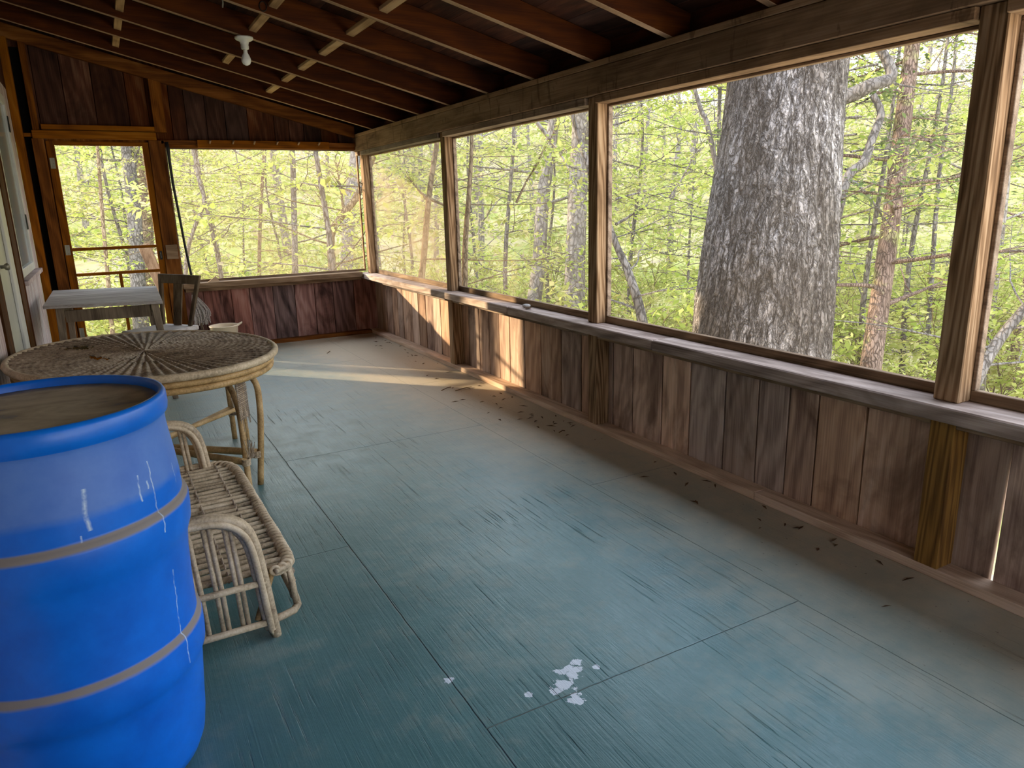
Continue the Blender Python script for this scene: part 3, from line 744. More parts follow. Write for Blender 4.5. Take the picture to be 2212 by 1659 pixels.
# four leg frames, each a bent hoop of two poles with a wicker panel
ctr = Vector((.1125, 4.06, 0))
frames = [((.466,3.585),(.535,3.685)), ((.544,4.566),(.605,4.49)), ((-.246,4.53),(-.312,4.435)), ((-.318,3.555),(-.378,3.62))]
tops = {(0,0): [(.474,3.66,.30),(.470,3.70,.44),(.445,3.73,.53),(.395,3.76,.60)], (0,1): [(.568,3.69,.30),(.577,3.70,.44),(.570,3.71,.53),(.525,3.73,.605)]}
def wrap(p, r, axis, n=4, gap=.007):
    mb = MB(); ax = Vector(axis).normalized(); s1 = ax.orthogonal().normalized(); s2 = ax.cross(s1)
    pts = []
    for k in range(n*10+1):
        a = 2*PI*k/10; pts.append(Vector(p)+ax*(gap*k/10-gap*n/2)+(s1*math.cos(a)+s2*math.sin(a))*r)
    mb.tube(pts, .0032, 5).build('cane_binding', M['greycane'], tb)
for fi, (a, b) in enumerate(frames):
    A = Vector((*a, 0)); B = Vector((*b, 0)); mid = (A+B)/2; inw = (ctr-mid).normalized()
    for pi_, (p, q) in enumerate(((A, B), (B, A))):
        topp = p+(q-p)*.15+inw*.02+Vector((0,0,.50)); e = p.lerp(q, .62)+inw*.07+Vector((0,0,TZ-.10))
        path = [p, p+inw*.004+Vector((0,0,.2)), p+inw*.008+Vector((0,0,.38)), topp+Vector((0,0,-.04)), topp.lerp(e, .45)+Vector((0,0,.045)), e]
        if (fi, pi_) in tops:
            path = [p]+[Vector(c) for c in tops[(fi, pi_)]]; topp = path[-2]; e = path[-1]
        # smooth the bend
        sm = []
        for i in range(len(path)-1):
            for u in np.linspace(0, 1, 6)[:-1]:
                p0 = path[max(i-1,0)]; p1 = path[i]; p2 = path[i+1]; p3 = path[min(i+2,len(path)-1)]
                sm.append(.5*((2*p1)+(-p0+p2)*u+(2*p0-5*p1+4*p2-p3)*u*u+(-p0+3*p1-3*p2+p3)*u**3))
        sm.append(path[-1])
        MB().tube(sm, .0155, 10).build('leg', M['cane'], tb, smooth=True)
        wrap(p+Vector((0,0,.165)), .019, (0,0,1), 5)
        wrap(e+Vector((0,0,.005)), .022, (e-topp), 5)
    # wicker panel hanging between the poles, torn away at the bottom
    mb = MB(); wdir = (B-A); 
    for k in range(9):
        s = .12+.76*k/8
        lo = .36+.05*math.sin(k*2.3)
        mb.tube([A+wdir*s+inw*.008+Vector((0,0,lo)), A+wdir*s+inw*.02+Vector((0,0,TZ-.09))], .0022, 5)
    for k in range(24):
        z = .375+.0092*k; pts = []
        for j in range(17):
            s = .08+.84*j/16
            pts.append(A+wdir*s+inw*(.012+.0045*math.sin(PI*j+PI*k))+Vector((0,0,z)))
        mb.tube(pts, .0026, 4)
    mb.build('wicker_panel', M['weave'], tb)
    mb = MB()
    for k in range(14):
        s = .15+.7*rnd.random(); p = A+wdir*s+Vector((0,0,.165))
        mb.tube([p, p+Vector((rnd.uniform(-.02,.02), rnd.uniform(-.02,.02), rnd.uniform(.05,.12)))], .0018, 4)
    mb.tube([A+Vector((0,0,.165))+inw*.012, B+Vector((0,0,.165))+inw*.012], .010, 8)
    mb.build('broken_weave', M['weave'], tb)
def stret(a, b, z, sag, flat=1.0, r=.014):
    a = Vector((*a, z)); b = Vector((*b, z)); m = (a+b)/2+Vector((ctr.x-(a.x+b.x)/2, ctr.y-(a.y+b.y)/2, 0))*sag
    pts = [(1-u)**2*a+2*u*(1-u)*m+u*u*b for u in np.linspace(0, 1, 13)]
    MB().tube(pts, r, 8, flat=flat).build('stretcher', M['cane'], tb, smooth=True)
stret((.466,3.585), (-.246,4.53), .165, .22, 1.4); stret((.535,3.685), (-.312,4.435), .175, .05, 1.4)
stret((.544,4.566), (-.318,3.555), .20, .1); stret((.605,4.49), (-.378,3.62), .215, .0)

# ------------------------------------------------------------------ low rattan bench (a child's settee)
O = Vector((.322, 2.25, 0)); Ld = Vector((-.012,1,0)).normalized(); Fd = Vector((Ld.y,-Ld.x,0))
def S(s, d, z): return O+Ld*s+Fd*d+Vector((0,0,z))
bs = empty('rattan_bench', O, 'low weathered rattan settee with looped arms, behind the blue drum', 'settee')
front = [(.015,.02),(.03,.058),(.06,.077),(.12,.083),(.34,.085),(.75,.084),(1.0,.083),(1.10,.078),(1.165,.06),(1.205,.02),(1.215,-.06),(1.215,-.15)]
def fr(s):
    for (a, b), (c, d) in zip(front[:-1], front[1:]):
        if a <= s <= c: return b+(d-b)*(s-a)/(c-a)
    return front[0][1] if s < front[0][0] else front[-1][1]
ZS = .222
mb = MB(); n = 27; r3 = random.Random(2)
for k in range(n):
    s = .055+1.12*k/(n-1); d1 = fr(s)-.012
    pts = []
    for j in range(9):
        d = -.36+(d1+.36)*j/8
        pts.append(S(s+.002*math.sin(j*1.3+k), d, ZS-.004+.002*math.sin(k*1.7+j)))
    mb.tube(pts, .0112+.0025*r3.random(), 8, flat=.8)
mb.build('seat', M['greycane'], bs, smooth=True)
mb = MB()
for d in (-.28, -.12, .0):
    mb.tube([S(.04+1.15*j/40, d, ZS+(.012 if j % 2 else -.012)) for j in range(41)], .004, 5)
for d in (-.30, -.02): mb.tube([S(.03, d, ZS-.022), S(1.19, d, ZS-.022)], .012, 8)
mb.build('seat_lashing', M['weave'], bs)
# spiral-bound front edge
edge = []
for (a, b), (c, d) in zip(front[:-1], front[1:]):
    for u in np.linspace(0, 1, 9)[:-1]: edge.append((a+(c-a)*u, b+(d-b)*u))
edge.append(front[-1])
MB().tube([S(s, d, ZS) for s, d in edge], .012, 8).build('edge_cane', M['greycane'], bs, smooth=True)
mb = MB(); acc = 0; pts = []
dense = []
for (a, b), (c, d) in zip(edge[:-1], edge[1:]):
    for u in np.linspace(0, 1, 13)[:-1]: dense.append((a+(c-a)*u, b+(d-b)*u))
prev = None
for s, d in dense:
    p = S(s, d, ZS)
    if prev is not None: acc += (p-prev).length
    ph = 2*PI*acc/.026
    pts.append(p+Fd*(-.006+.018*math.cos(ph))+Vector((0,0,.016*math.sin(ph)))); prev = p
mb.tube(pts, .0062, 6)
mb.build('edge_binding', M['greycane'], bs, smooth=True)
# apron: lower rail following the front, short uprights and a braid
low = [(.0,-.02)]+[(s, d+.012) for s, d in edge]
MB().tube([S(s, d, .056) for s, d in low], .013, 8).build('lower_rail', M['greycane'], bs, smooth=True)
for s in (.06, .15, .46, .76, 1.06):
    mb = MB()
    for q in (-.0085, .0085):
        d = fr(s+q); mb.tube([S(s+q, d-.006, ZS-.01), S(s+q, d+.004, .15), S(s+q, d+.012, .06)], .008, 8)
    mb.build('apron_spindle', M['greycane'], bs, smooth=True)
mb = MB()
for s in (.10, .115): mb.tube([S(s+.004*math.sin(j*2.1), fr(s)+.004+.006*math.cos(j*2.1), .06+.16*j/14) for j in range(15)], .009, 6)
mb.build('apron_braid', M['weave'], bs, smooth=True)
MB().tube([S(.02,-.05,.06), S(.10,.03,ZS-.02)], .012, 8).build('brace', M['cane'], bs, smooth=True)
def cat(path, n=6):
    out = []
    for i in range(len(path)-1):
        p0 = path[max(i-1,0)]; p1 = path[i]; p2 = path[i+1]; p3 = path[min(i+2,len(path)-1)]
        for u in np.linspace(0, 1, n+1)[:-1]:
            out.append(.5*((2*p1)+(p2-p0)*u+(2*p0-5*p1+4*p2-p3)*u*u+(3*p1-p0-3*p2+p3)*u**3))
    out.append(path[-1]); return out
def arm(s, sh):
    hoop = [(0,0),(-.012,.14),(-.022,.24),(-.034,.335),(-.052,.39),(-.085,.428),(-.13,.448),(-.19,.455),(-.26,.45),(-.33,.43),(-.365,.39),(-.372,.30),(-.372,.15),(-.372,0)]
    mb = MB()
    for dx, ds, r in ((0,0,.016), (-.02,.005,.013), (-.012,-.014,.011), (.006,.016,.010)):
        path = cat([S(s+ds, d*(1+dx*.8)+sh+(dx if d > -.3 else -dx), max(z+dx*.7, 0 if z == 0 else .01)) for d, z in hoop])
        if dx != 0: path[0].z = .035; path[-1].z = .035
        mb.tube(path, r, 8)
    mb.build('arm_hoop', M['greycane'], bs, smooth=True)
    for z, r in ((.205,.0115), (.060,.0115)):
        MB().tube([S(s-.006, -.37+sh, z), S(s-.006, -.015+sh, z)], r, 8).build('cross_rail', M['greycane'], bs, smooth=True)
    for d in (-.09, -.15, -.21, -.27, -.33):
        sp = MB()
        for q in (-.0085, .0085):
            top = .43 if -.28 < d < -.08 else .40
            sp.tube([S(s+.004, d+q+sh, .056), S(s+.004, d-.006+q+sh, .2), S(s+.002, d-.022+q+sh, top)], .0078, 7)
        sp.build('spindle', M['greycane'], bs, smooth=True)
arm(0.0, 0.0); arm(1.20, -.01)

# ------------------------------------------------------------------ small grey table at the end wall
st = empty('side_table', (-.04, 6.55, 0), 'small weathered grey plank table with splayed legs in front of the screen door', 'table')
mb = MB(); z0, z1 = .735, .757
q = [(-.432,5.965),(.312,5.715),(.345,6.93),(-.425,7.16)]
def lerp4(u, v_):
    a = Vector(q[0]).lerp(Vector(q[1]), u); b = Vector(q[3]).lerp(Vector(q[2]), u); return a.lerp(b, v_)
cuts = [0, .27, .55, .80, 1.0]
for a, b in zip(cuts[:-1], cuts[1:]):
    c = [lerp4(0, a+.002), lerp4(1, a+.002), lerp4(1, b-.002), lerp4(0, b-.002)]
    mb.hexa([(p.x,p.y,z0) for p in c], [(p.x,p.y,z1) for p in c])
mb.build('tabletop', M['greywood'], st, bevel=.003)
legs = [(lerp4(.13,.06), lerp4(.09,.02)), (lerp4(.93,.06), lerp4(1.0,.12)), (lerp4(.9,.92), lerp4(.95,.96)), (lerp4(.14,.92), lerp4(.1,.96))]
for t0, f0 in legs:
    mb = MB(); h = .026
    mb.hexa([(f0.x-.019,f0.y-.019,0),(f0.x+.019,f0.y-.019,0),(f0.x+.019,f0.y+.019,0),(f0.x-.019,f0.y+.019,0)],
            [(t0.x-h,t0.y-h,z0-.001),(t0.x+h,t0.y-h,z0-.001),(t0.x+h,t0.y+h,z0-.001),(t0.x-h,t0.y+h,z0-.001)])
    mb.build('leg', M['tableleg'], st, bevel=.003)
tp = [l[0] for l in legs]
for i in range(4):
    a, b = tp[i], tp[(i+1) % 4]; d = (b-a).normalized()*.03
    MB().bar((*(a+d), z0-.066), (*(b-d), z0-.050), .02, .082 if i % 2 else .084).build('apron', M['tableleg'], st, bevel=.002)

# ------------------------------------------------------------------ wooden chair
ch = empty('wooden_chair', (.43,6.42,0), 'grey brown wooden chair with one wide back slat and a pale seat', 'chair')
bl = Vector((.347,6.72,0)); br_ = Vector((.535,6.48,0))
wd = (br_-bl).normalized(); fw = Vector((wd.y,-wd.x,0))       # forward = towards the camera side
SZ = .45
def CP(a, b, z): return bl+wd*a+fw*b+Vector((0,0,z))
W_ = (br_-bl).length
seat = [(-.05,.37),(W_+.01,.36),(W_+.05,-.045),(-.04,-.045)]
mb = MB().hexa([CP(a,b,SZ-.035) for a, b in seat], [CP(a,b,SZ) for a, b in seat])
mb.build('seat', M['seatwood'], ch, bevel=.006)
tl_ = Vector((.381,6.757,.867)); tr_ = Vector((.645,6.45,.857))
for b0, t0 in ((Vector((bl.x,bl.y,SZ+.001)), tl_), (Vector((br_.x,br_.y,SZ+.001)), tr_)):
    h1, h2 = wd*.019, fw*.013
    MB().hexa([b0-h1+h2, b0+h1+h2, b0+h1-h2, b0-h1-h2][::-1], [t0-h1+h2, t0+h1+h2, t0+h1-h2, t0-h1-h2][::-1]).build('back_post', M['chair'], ch, bevel=.004)
td = (tr_-tl_).normalized()
def TP(u, w_, b): return Vector((bl.x,bl.y,SZ)).lerp(Vector((br_.x,br_.y,SZ)), u).lerp(tl_.lerp(tr_, u), w_)+fw*b
MB().hexa([TP(.055,.83,.013), TP(.945,.83,.013), TP(.945,.83,-.010), TP(.055,.83,-.010)][::-1], [TP(-.04,1.008,.014), TP(1.04,1.008,.014), TP(1.04,1.008,-.012), TP(-.04,1.008,-.012)][::-1]).build('top_rail', M['chair'], ch, bevel=.004)
MB().hexa([TP(.40,.003,.006), TP(.68,.003,.006), TP(.68,.003,-.006), TP(.40,.003,-.006)][::-1], [TP(.36,.83,.006), TP(.60,.83,.006), TP(.60,.83,-.006), TP(.36,.83,-.006)][::-1]).build('back_slat', M['chair'], ch, bevel=.002)
for a, b in ((-.02,.33), (W_-.02,.33), (W_-.005,-.01), (.0,.0)):
    p = CP(a, b, 0)
    MB().box(p.x-.018, p.x+.018, p.y-.018, p.y+.018, 0, SZ-.036).build('leg', M['chair'], ch, bevel=.003)

# ------------------------------------------------------------------ mop head and basin by the end wall
mp = empty('string_mop', (.72, 7.60, 0), 'grey string mop standing head up against the end wall, behind the chair', 'mop')
MB().tube([(.76,7.56,.012),(.695,7.683,.60)], .012, 8).build('handle', M['old_z'], mp, smooth=True)
mb = MB(); r4 = random.Random(11)
for k in range(46):
    a = r4.uniform(-1, 1); b = r4.uniform(-1, 1)
    top = Vector((.695+.010*a, 7.660, .56+.02*b)); 
    end = Vector((.735+.06*a+.02*b, 7.60+.03*b-.02, .27+.10*r4.random()+.03*abs(a)))
    m1 = top.lerp(end, .5)+Vector((.012*a, -.012+.01*b, .03*r4.random())); 
    mb.tube(cat([top, m1, end+Vector((0,0,.05)), end+Vector((.01*b,-.01,0))], 4), .0065, 5)
mb.build('mop_strands', M['mop'], mp, smooth=True)
bx, by = .905, 7.38
ba = empty('plastic_basin', (bx,by,0), 'cream plastic pail with a pouring lip on the floor under the end sill', 'pail')
n = 40
mb = MB().lathe([(.095,0),(.098,.003),(.128,.285),(.134,.287),(.136,.296),(.131,.298),(.124,.290),(.094,.012),(.002,.010)], (bx,by,0), n)
mb.build('bowl', M['basin'], ba, smooth=True)
MB().hexa([(bx+.118,by-.035,.275),(bx+.165,by-.03,.302),(bx+.165,by-.005,.302),(bx+.118,by+.0,.275)], [(bx+.118,by-.035,.297),(bx+.17,by-.03,.318),(bx+.17,by-.005,.318),(bx+.118,by+.0,.297)]).build('lip', M['basin'], ba, bevel=.003)

# ------------------------------------------------------------------ outdoors
rng = np.random.default_rng(12)
def gz(x, y):
    d = math.hypot(x-1.0, y-3.0)
    az = math.atan2(x, y+1)
    base = -1.25-.05*min(d, 22)
    q = min(1, max(0, (az-.25)/.5)); hill = max(0, d-24)*(.215-.035*q*q*(3-2*q))
    return base+hill+.35*mnoise.noise(Vector((x*.16, y*.16, 0)))*min(1, d/8)
# ground: polar grid around the house
v = []; f = []; rr = list(np.concatenate([np.linspace(3.2, 24, 22), np.linspace(27, 120, 30)])); na = 72
for r in rr:
    for k in range(na+1):
        a = math.radians(-55+190*k/na); x, y = 1.0+r*math.sin(a), 3.0+r*math.cos(a)
        v.append((x, y, gz(x, y)))
for i in range(len(rr)-1):
    for k in range(na):
        a = i*(na+1)+k; f.append((a, a+1, a+na+2, a+na+1))
g_ = MB(); g_.v = v; g_.f = f
o = g_.build('ground', M['ground'], smooth=True); tag(o, kind='structure')

def leaf_arrays(pts, dirs, size, up=.75, rs=rng):
    """one thin diamond leaf per point"""
    n = len(pts); p = np.asarray(pts); d = np.asarray(dirs, float)
    d = d+rs.normal(0, .55, (n,3)); d[:,2] *= .5
    d /= np.linalg.norm(d, axis=1)[:,None]+1e-9
    nm = rs.normal(0, 1-up, (n,3)); nm[:,2] += up
    s = np.cross(d, nm); s /= np.linalg.norm(s, axis=1)[:,None]+1e-9
    L_ = size*rs.uniform(.6, 1.25, n)[:,None]
    a = p; b = p+d*L_*.45+s*L_*.27; c = p+d*L_; e = p+d*L_*.45-s*L_*.27
    c = c.copy(); c[:,2] -= L_[:,0]*.15
    V = np.stack([a,b,c,e], 1).reshape(-1,3)
    Fq = np.arange(4*n).reshape(n,4)
    return V, Fq

def raw_mesh(name, V, Fq, mat):
    me = bpy.data.meshes.new(name); n = len(V); m = len(Fq)
    me.vertices.add(n); me.vertices.foreach_set('co', V.astype(np.float32).ravel())
    me.loops.add(4*m); me.loops.foreach_set('vertex_index', Fq.astype(np.int32).ravel())
    me.polygons.add(m); me.polygons.foreach_set('loop_start', np.arange(0, 4*m, 4, dtype=np.int32))
    me.update(calc_edges=True); me.materials.append(mat)
    return me

class Tree:
    """wood tubes + leaf points, in local coordinates about the foot"""
    out = True
    def __init__(s, seed): s.w = MB(); s.lp = []; s.ld = []; s.r = np.random.default_rng(seed)
    def stem(s, pts, r0, r1, n=8, smooth=True):
        pts = [Vector(p) for p in pts]
        if smooth and len(pts) > 2: pts = cat(pts, 4)
        m = len(pts); rad = [r0+(r1-r0)*i/(m-1) for i in range(m)]
        s.w.tube(pts, rad, n); return pts
    def limb(s, p, d, ln, r, lift=0.0, wig=.25, leaves=10, twigs=6, tw=.35, depth=1, flat=.5):
        rs = s.r; p = Vector(p); d = Vector(d).normalized(); pts = [p.copy()]; m = 6
        for i in range(m):
            d = (d+Vector((rs.normal(0,wig), rs.normal(0,wig), rs.normal(0,wig)*.5+lift))*.5).normalized()
            p = p+d*(ln/m); pts.append(p.copy())
        if any(q.x < 2.85 and q.y < 8.15 and q.z < 3.6 and q.y > -4 for q in pts) and s.out: return
        s.w.tube(pts, [max(.002, r*(1-.85*i/m)) for i in range(m+1)], 5 if r > .008 else 3, caps=False)
        if depth > 0:
            for k in range(twigs):
                u = rs.uniform(.25, 1.0); i = min(m-1, int(u*m)); q = pts[i].lerp(pts[i+1], u*m-i)
                dd = (pts[i+1]-pts[i]).normalized(); side = Vector((-dd.y, dd.x, 0)); sg = 1 if k % 2 else -1
                nd = dd*.6+side*sg*rs.uniform(.5,1.1)+Vector((0,0,rs.normal(0,.18)+lift*.3))
                s.limb(q, nd, ln*tw*rs.uniform(.6,1.25), r*.4, lift*.6, wig, leaves, max(2, twigs//2), tw, depth-1, flat)
        if depth <= 0 or leaves:
            nl = leaves if depth <= 0 else leaves//2
            for k in range(nl):
                u = rs.uniform(.2, 1.05); i = min(m-1, int(min(u,.999)*m)); q = pts[i].lerp(pts[i+1], min(u,1)*m-i)
                s.lp.append(q+Vector((rs.normal(0,.04), rs.normal(0,.04), rs.normal(0,.04*flat))))
                if s.out and s.lp[-1].x < 2.8 and s.lp[-1].y < 8.0 and s.lp[-1].z < 3.6: s.lp.pop(); continue
                dd = pts[i+1]-pts[i]; s.ld.append((dd.x+rs.normal(0,.3)*dd.length*3, dd.y+rs.normal(0,.3)*dd.length*3, dd.z))
    def finish(s, name, foot, bark, leafmat, size, label, cat_, group=None, up=.75):
        foot = Vector(foot); e = empty(name, foot, label, cat_, group)
        o = s.w.build('trunk', bark, e, smooth=True)
        if s.lp:
            V, Fq = leaf_arrays(np.array([tuple(p) for p in s.lp]), np.array(s.ld), size, up, s.r)
            V = V-np.array(foot)[None,:]
            me = raw_mesh('foliage', V, Fq, leafmat)
            fo = bpy.data.objects.new('foliage', me); COL.objects.link(fo); fo.parent = e
        return e

def line_tree(seed, uv, d, r, label, bark, leafmat, size, z_top=9.0, nb=14, bl=1.6, lift=.05, leaves=8, twigs=6, tw=.4, bmin=.2, name='tree', el=.15, group=None, depth=1, d2=None, bmax=1.0, up=.75, wig=.25):
    """a trunk through view directions uv at depth d, carried on down to the ground and up to z_top"""
    t = Tree(seed); n = len(uv)
    pts = [P(u, v_, d if d2 is None else d+(d2-d)*i/(n-1)) for i, (u, v_) in enumerate(uv)]
    if pts[0].z > pts[-1].z: pts.reverse()
    a, b = pts[0], pts[1]; dn = (a-b).normalized()
    if dn.z > -.35: dn = Vector((dn.x*.4, dn.y*.4, -1)).normalized()
    g = gz(a.x, a.y)-.1; low = a.copy(); k = 0
    while low.z > g and k < 60:
        low = low+dn*.25; dn = (dn+Vector((0,0,-.06))).normalized(); k += 1
    y, z = pts[-1], pts[-2]; upd = (y-z).normalized()
    path = [low, low.lerp(a, .5)]+pts
    top = y.copy()
    while top.z < z_top:
        upd = (upd+Vector((t.r.normal(0,.05), t.r.normal(0,.05), .12))).normalized(); top = top+upd*.9; path.append(top.copy())
    pp = t.stem(path, r*1.25, max(.006, r*.25), 10)
    for k in range(nb):
        u = bmin+(bmax-bmin)*(k+.5)/nb; i = min(len(pp)-2, int(u*(len(pp)-1))); q = pp[i]
        az = k*2.399+t.r.uniform(-.4,.4); dd = Vector((math.cos(az), math.sin(az), el+t.r.normal(0,.12)))
        t.limb(q, dd, bl*(1.15-.55*u)*t.r.uniform(.7,1.2), max(.005, r*.33*(1.1-u)), lift, wig, leaves, twigs, tw, depth)
    t.path = pp
    return t, low

def done(t, low, *a, **k): return t.finish(a[0], (low.x, low.y, max(low.z, gz(low.x, low.y)-.1)), *a[1:], **k)

# --- the big oak just outside
t = Tree(1); D0 = 4.9
c0 = P(1643,735,D0); c1 = P(1697,150,D0); ax = (c1-c0).normalized()
gzz = gz(c0.x, c0.y)-.05; bot = c0+ax*((gzz-c0.z)/ax.z); top = c0+ax*((8.5-c0.z)/ax.z)
nz, ntn = 380, 220; v = []; f = []
for i in range(nz):
    z = i/(nz-1); zz = bot.z+(top.z-bot.z)*(z**1.0)
    c = bot+ax*((zz-bot.z)/ax.z); h = zz-bot.z
    rad = .452-.010*h+.22*math.exp(-h*2.6)+.02*math.sin(h*1.3)+.012*math.sin(h*2.9+1)
    for k in range(ntn):
        a = 2*PI*k/ntn; x, y = math.cos(a), math.sin(a)
        q = Vector((x*9.5, y*9.5, zz*3.1)); w_ = mnoise.noise(q*.4)*1.2
        n1 = mnoise.noise(Vector((x*10.5+w_, y*10.5+w_, zz*2.6)))
        n2 = mnoise.noise(Vector((x*24, y*24, zz*9)))
        rid = (1-abs(n1)*2.0)
        rr_ = rad*(1+.05*mnoise.noise(Vector((x*1.4, y*1.4, zz*.7))))-.018*max(0, rid)**3+.006*n2
        v.append((c.x+x*rr_, c.y+y*rr_, zz))
for i in range(nz-1):
    for k in range(ntn):
        l = (k+1) % ntn; f.append((i*ntn+k, i*ntn+l, (i+1)*ntn+l, (i+1)*ntn+k))
oak = empty('oak_tree', bot, 'huge grey oak trunk with furrowed bark just outside the screens', 'tree')
q_ = MB(); q_.v = v; q_.f = f; q_.build('trunk', M['oak'], oak, smooth=True)

# --- red cedar right of the oak
t, low = line_tree(21, [(1882,785),(1905,620),(1935,400),(1958,200),(1975,60)], 8.0, .105, '', None, None, .04, 7.5, 34, 1.9, -.02, 0, 7, .42, .25, el=.05)
ced = t; rs = ced.r
for p, d in [(q, None) for q in ced.path[10:]]:
    pass
# needles: dense fine sprays on the upper limbs
def needles(t, n_l, lo=.0):
    for k in range(n_l):
        i = rs.integers(0, len(t.w.v)); p = Vector(t.w.v[i])
        if p.z < lo: continue
        for j in range(5):
            t.lp.append(p+Vector((rs.normal(0,.09), rs.normal(0,.09), rs.normal(0,.045)-.02))); t.ld.append((rs.normal(), rs.normal(), -.3))
needles(ced, 1500, 1.3)
done(ced, low, 'cedar_tree', M['cedar'], M['leaf_dark'], .075, 'straight reddish brown cedar trunk right of the oak, with mossy bark', 'tree')
# --- gnarled grey limb tree partly behind the oak
t = Tree(22); d = 7.2
p = [P(1790,560,d), P(1800,500,d), P(1830,385,d), P(1866,350,d), P(1884,300,d), P(1903,245,d), P(1885,205,d)]
g0 = Vector((p[0].x-.2, p[0].y+.1, gz(p[0].x, p[0].y)-.1))
t.stem([g0, g0.lerp(p[0], .5)]+p, .06, .035, 8)
t.stem([P(1770,225,7.4), P(1840,205,7.3), P(1880,185,7.2), P(1925,168,7.2), P(1915,130,7.2), P(1890,85,7.2), P(1870,10,7.2)], .085, .03, 9)
t.limb(P(1830,385,d), (.5,-.3,-.3), .8, .02, 0, .3, 6, 6)
for k in range(10):
    t.limb(P(1790+12*k, 480-38*k, d), (rs.normal(), rs.normal(), .1), 1.1, .012, .0, .35, 6, 5, .5)
t.finish('gnarled_tree', g0, M['bark_grey'], M['leaf'], .055, 'crooked grey limb reaching out from behind the oak to the cedar', 'tree')

# --- dogwood and slim trees seen between the posts
def T(seed, uv, d, r, label, bark='bark_brown', leaf='leaf', size=.06, name='slim_tree', **k):
    t, low = line_tree(seed, uv, d, r, label, None, None, size, **k)
    for b in k.get('extra', []): pass
    return t, low
def full(seed, uv, d, r, label, bark='bark_brown', leaf='leaf', size=.06, name='slim_tree', extra=(), **k):
    t, low = line_tree(seed, uv, d, r, label, None, None, size, **k)
    for (pa, pb, rad, lift) in extra:
        a = P(pa[0], pa[1], pa[2] if len(pa) > 2 else d); b = P(pb[0], pb[1], pb[2] if len(pb) > 2 else d)
        t.limb(a, b-a, (b-a).length, rad, lift, .12, k.get('leaves', 8), 9, .38, 1)
    done(t, low, name, M[bark], M[leaf], size, label, 'tree')
full(31, [(1003,690),(1004,590),(1006,510),(1013,420),(1018,340)], 6.4, .030, 'dark crooked dogwood with level branches, just right of the second post', size=.07, name='dogwood_tree', z_top=4.2, nb=16, bl=1.7, lift=.0, leaves=13, el=.0, bmin=.3,
     extra=[((1005,560),(1120,435),.022,.02), ((1115,438),(1195,290),.013,.02), ((1000,460),(1210,400),.014,-.02), ((990,395),(1190,285),.013,.02), ((985,335),(1160,300),.012,.0), ((1008,555),(1230,480),.016,.0), ((1000,620),(1130,520),.012,.02)])
full(32, [(905,640),(915,560),(926,430),(942,320)], 7.8, .036, 'slim brown tree leaning right, seen in the bay beside the far corner post', size=.06, z_top=6.0, nb=18, bl=1.8, leaves=9, el=.1, extra=[((935,360),(830,330),.016,.0), ((925,435),(880,385),.02,.05), ((930,430),(1010,470),.02,-.02)])
full(33, [(1392,715),(1375,640),(1350,570),(1326,515)], 7.0, .052, 'mossy sapling leaning left beside the middle post', bark='bark_grey', size=.055, z_top=3.2, nb=10, bl=1.3, leaves=7,
     extra=[((1330,485),(1440,435),.016,.02), ((1440,435),(1540,300),.012,.03), ((1325,515),(1300,400),.02,.0), ((1325,270),(1420,240),.01,.0), ((1330,430),(1500,380),.012,.0)])
full(34, [(1150,680),(1165,560),(1172,440),(1190,310)], 12.0, .115, 'pale birch like trunk in the middle bay, left of the grey oak', bark='bark_pale', leaf='leaf', size=.075, z_top=9, nb=22, bl=2.4, leaves=9, bmin=.3)
full(35, [(1240,700),(1243,560),(1249,400),(1256,240)], 11.5, .16, 'thick grey trunk with a vine, just left of the middle post', bark='bark_pale', leaf='leaf', size=.075, z_top=10, nb=20, bl=2.4, leaves=8, bmin=.35,
     extra=[((1225,520),(1250,700),.03,.0), ((1160,265,8.0),(1275,385,8.0),.025,.0)])
full(36, [(1535,300),(1515,240),(1500,190)], 8.5, .03, 'thin branch tree against the sky at the left edge of the oak', bark='bark_grey', size=.055, z_top=6, nb=16, bl=1.6, leaves=8, bmin=.45)
full(37, [(2000,800),(2010,640),(2024,430),(2035,330)], 10.5, .035, 'very thin sapling between the cedar and the near post', bark='bark_grey', size=.065, z_top=6, nb=16, bl=1.8, leaves=9)
full(38, [(2105,830),(2130,780),(2165,725),(2215,665),(2270,610)], 6.5, .05, 'leaning bare branch trunk in the last bay at the right edge', bark='bark_grey', size=.06, z_top=4.2, nb=12, bl=1.4, leaves=8)
full(39, [(2115,820),(2140,640),(2165,430)], 10.5, .085, 'straight grey trunk in the last bay, right of the near post', bark='bark_pale', size=.07, z_top=8, nb=18, bl=2.0, leaves=8, bmin=.3)
full(40, [(2185,850),(2205,720),(2225,600)], 12, .10, 'reddish trunk low at the right edge of the picture', bark='cedar', size=.07, z_top=8, nb=18, bl=2.2, leaves=8, bmin=.3)
# --- beyond the end screen and the screen door
full(41, [(638,600),(635,450),(631,320)], 14, .055, 'thin straight trunk in the middle of the end screen', bark='bark_grey', leaf='leaf_yellow', size=.085, z_top=9, nb=22, bl=2.0, leaves=9)
full(42, [(720,600),(715,510),(740,465),(768,430),(790,380)], 12, .065, 'gnarled forked tree near the right side of the end screen', bark='bark_brown', leaf='leaf', size=.075, z_top=5.5, nb=18, bl=2.0, leaves=8, extra=[((715,510),(690,400),.03,.05), ((745,460),(720,330),.03,.05)])
full(43, [(400,600),(410,520),(440,440),(432,400),(420,340)], 11, .032, 'thin bent sapling near the left side of the end screen', bark='bark_grey', leaf='leaf', size=.075, z_top=5, nb=18, bl=2.0, leaves=9, bmin=.15)
full(44, [(748,610),(752,500),(760,400)], 21, .17, 'pale distant trunk behind the gnarled tree in the end screen', bark='bark_pale', leaf='leaf_yellow', size=.11, z_top=11, nb=18, bl=3, leaves=7, bmin=.4)
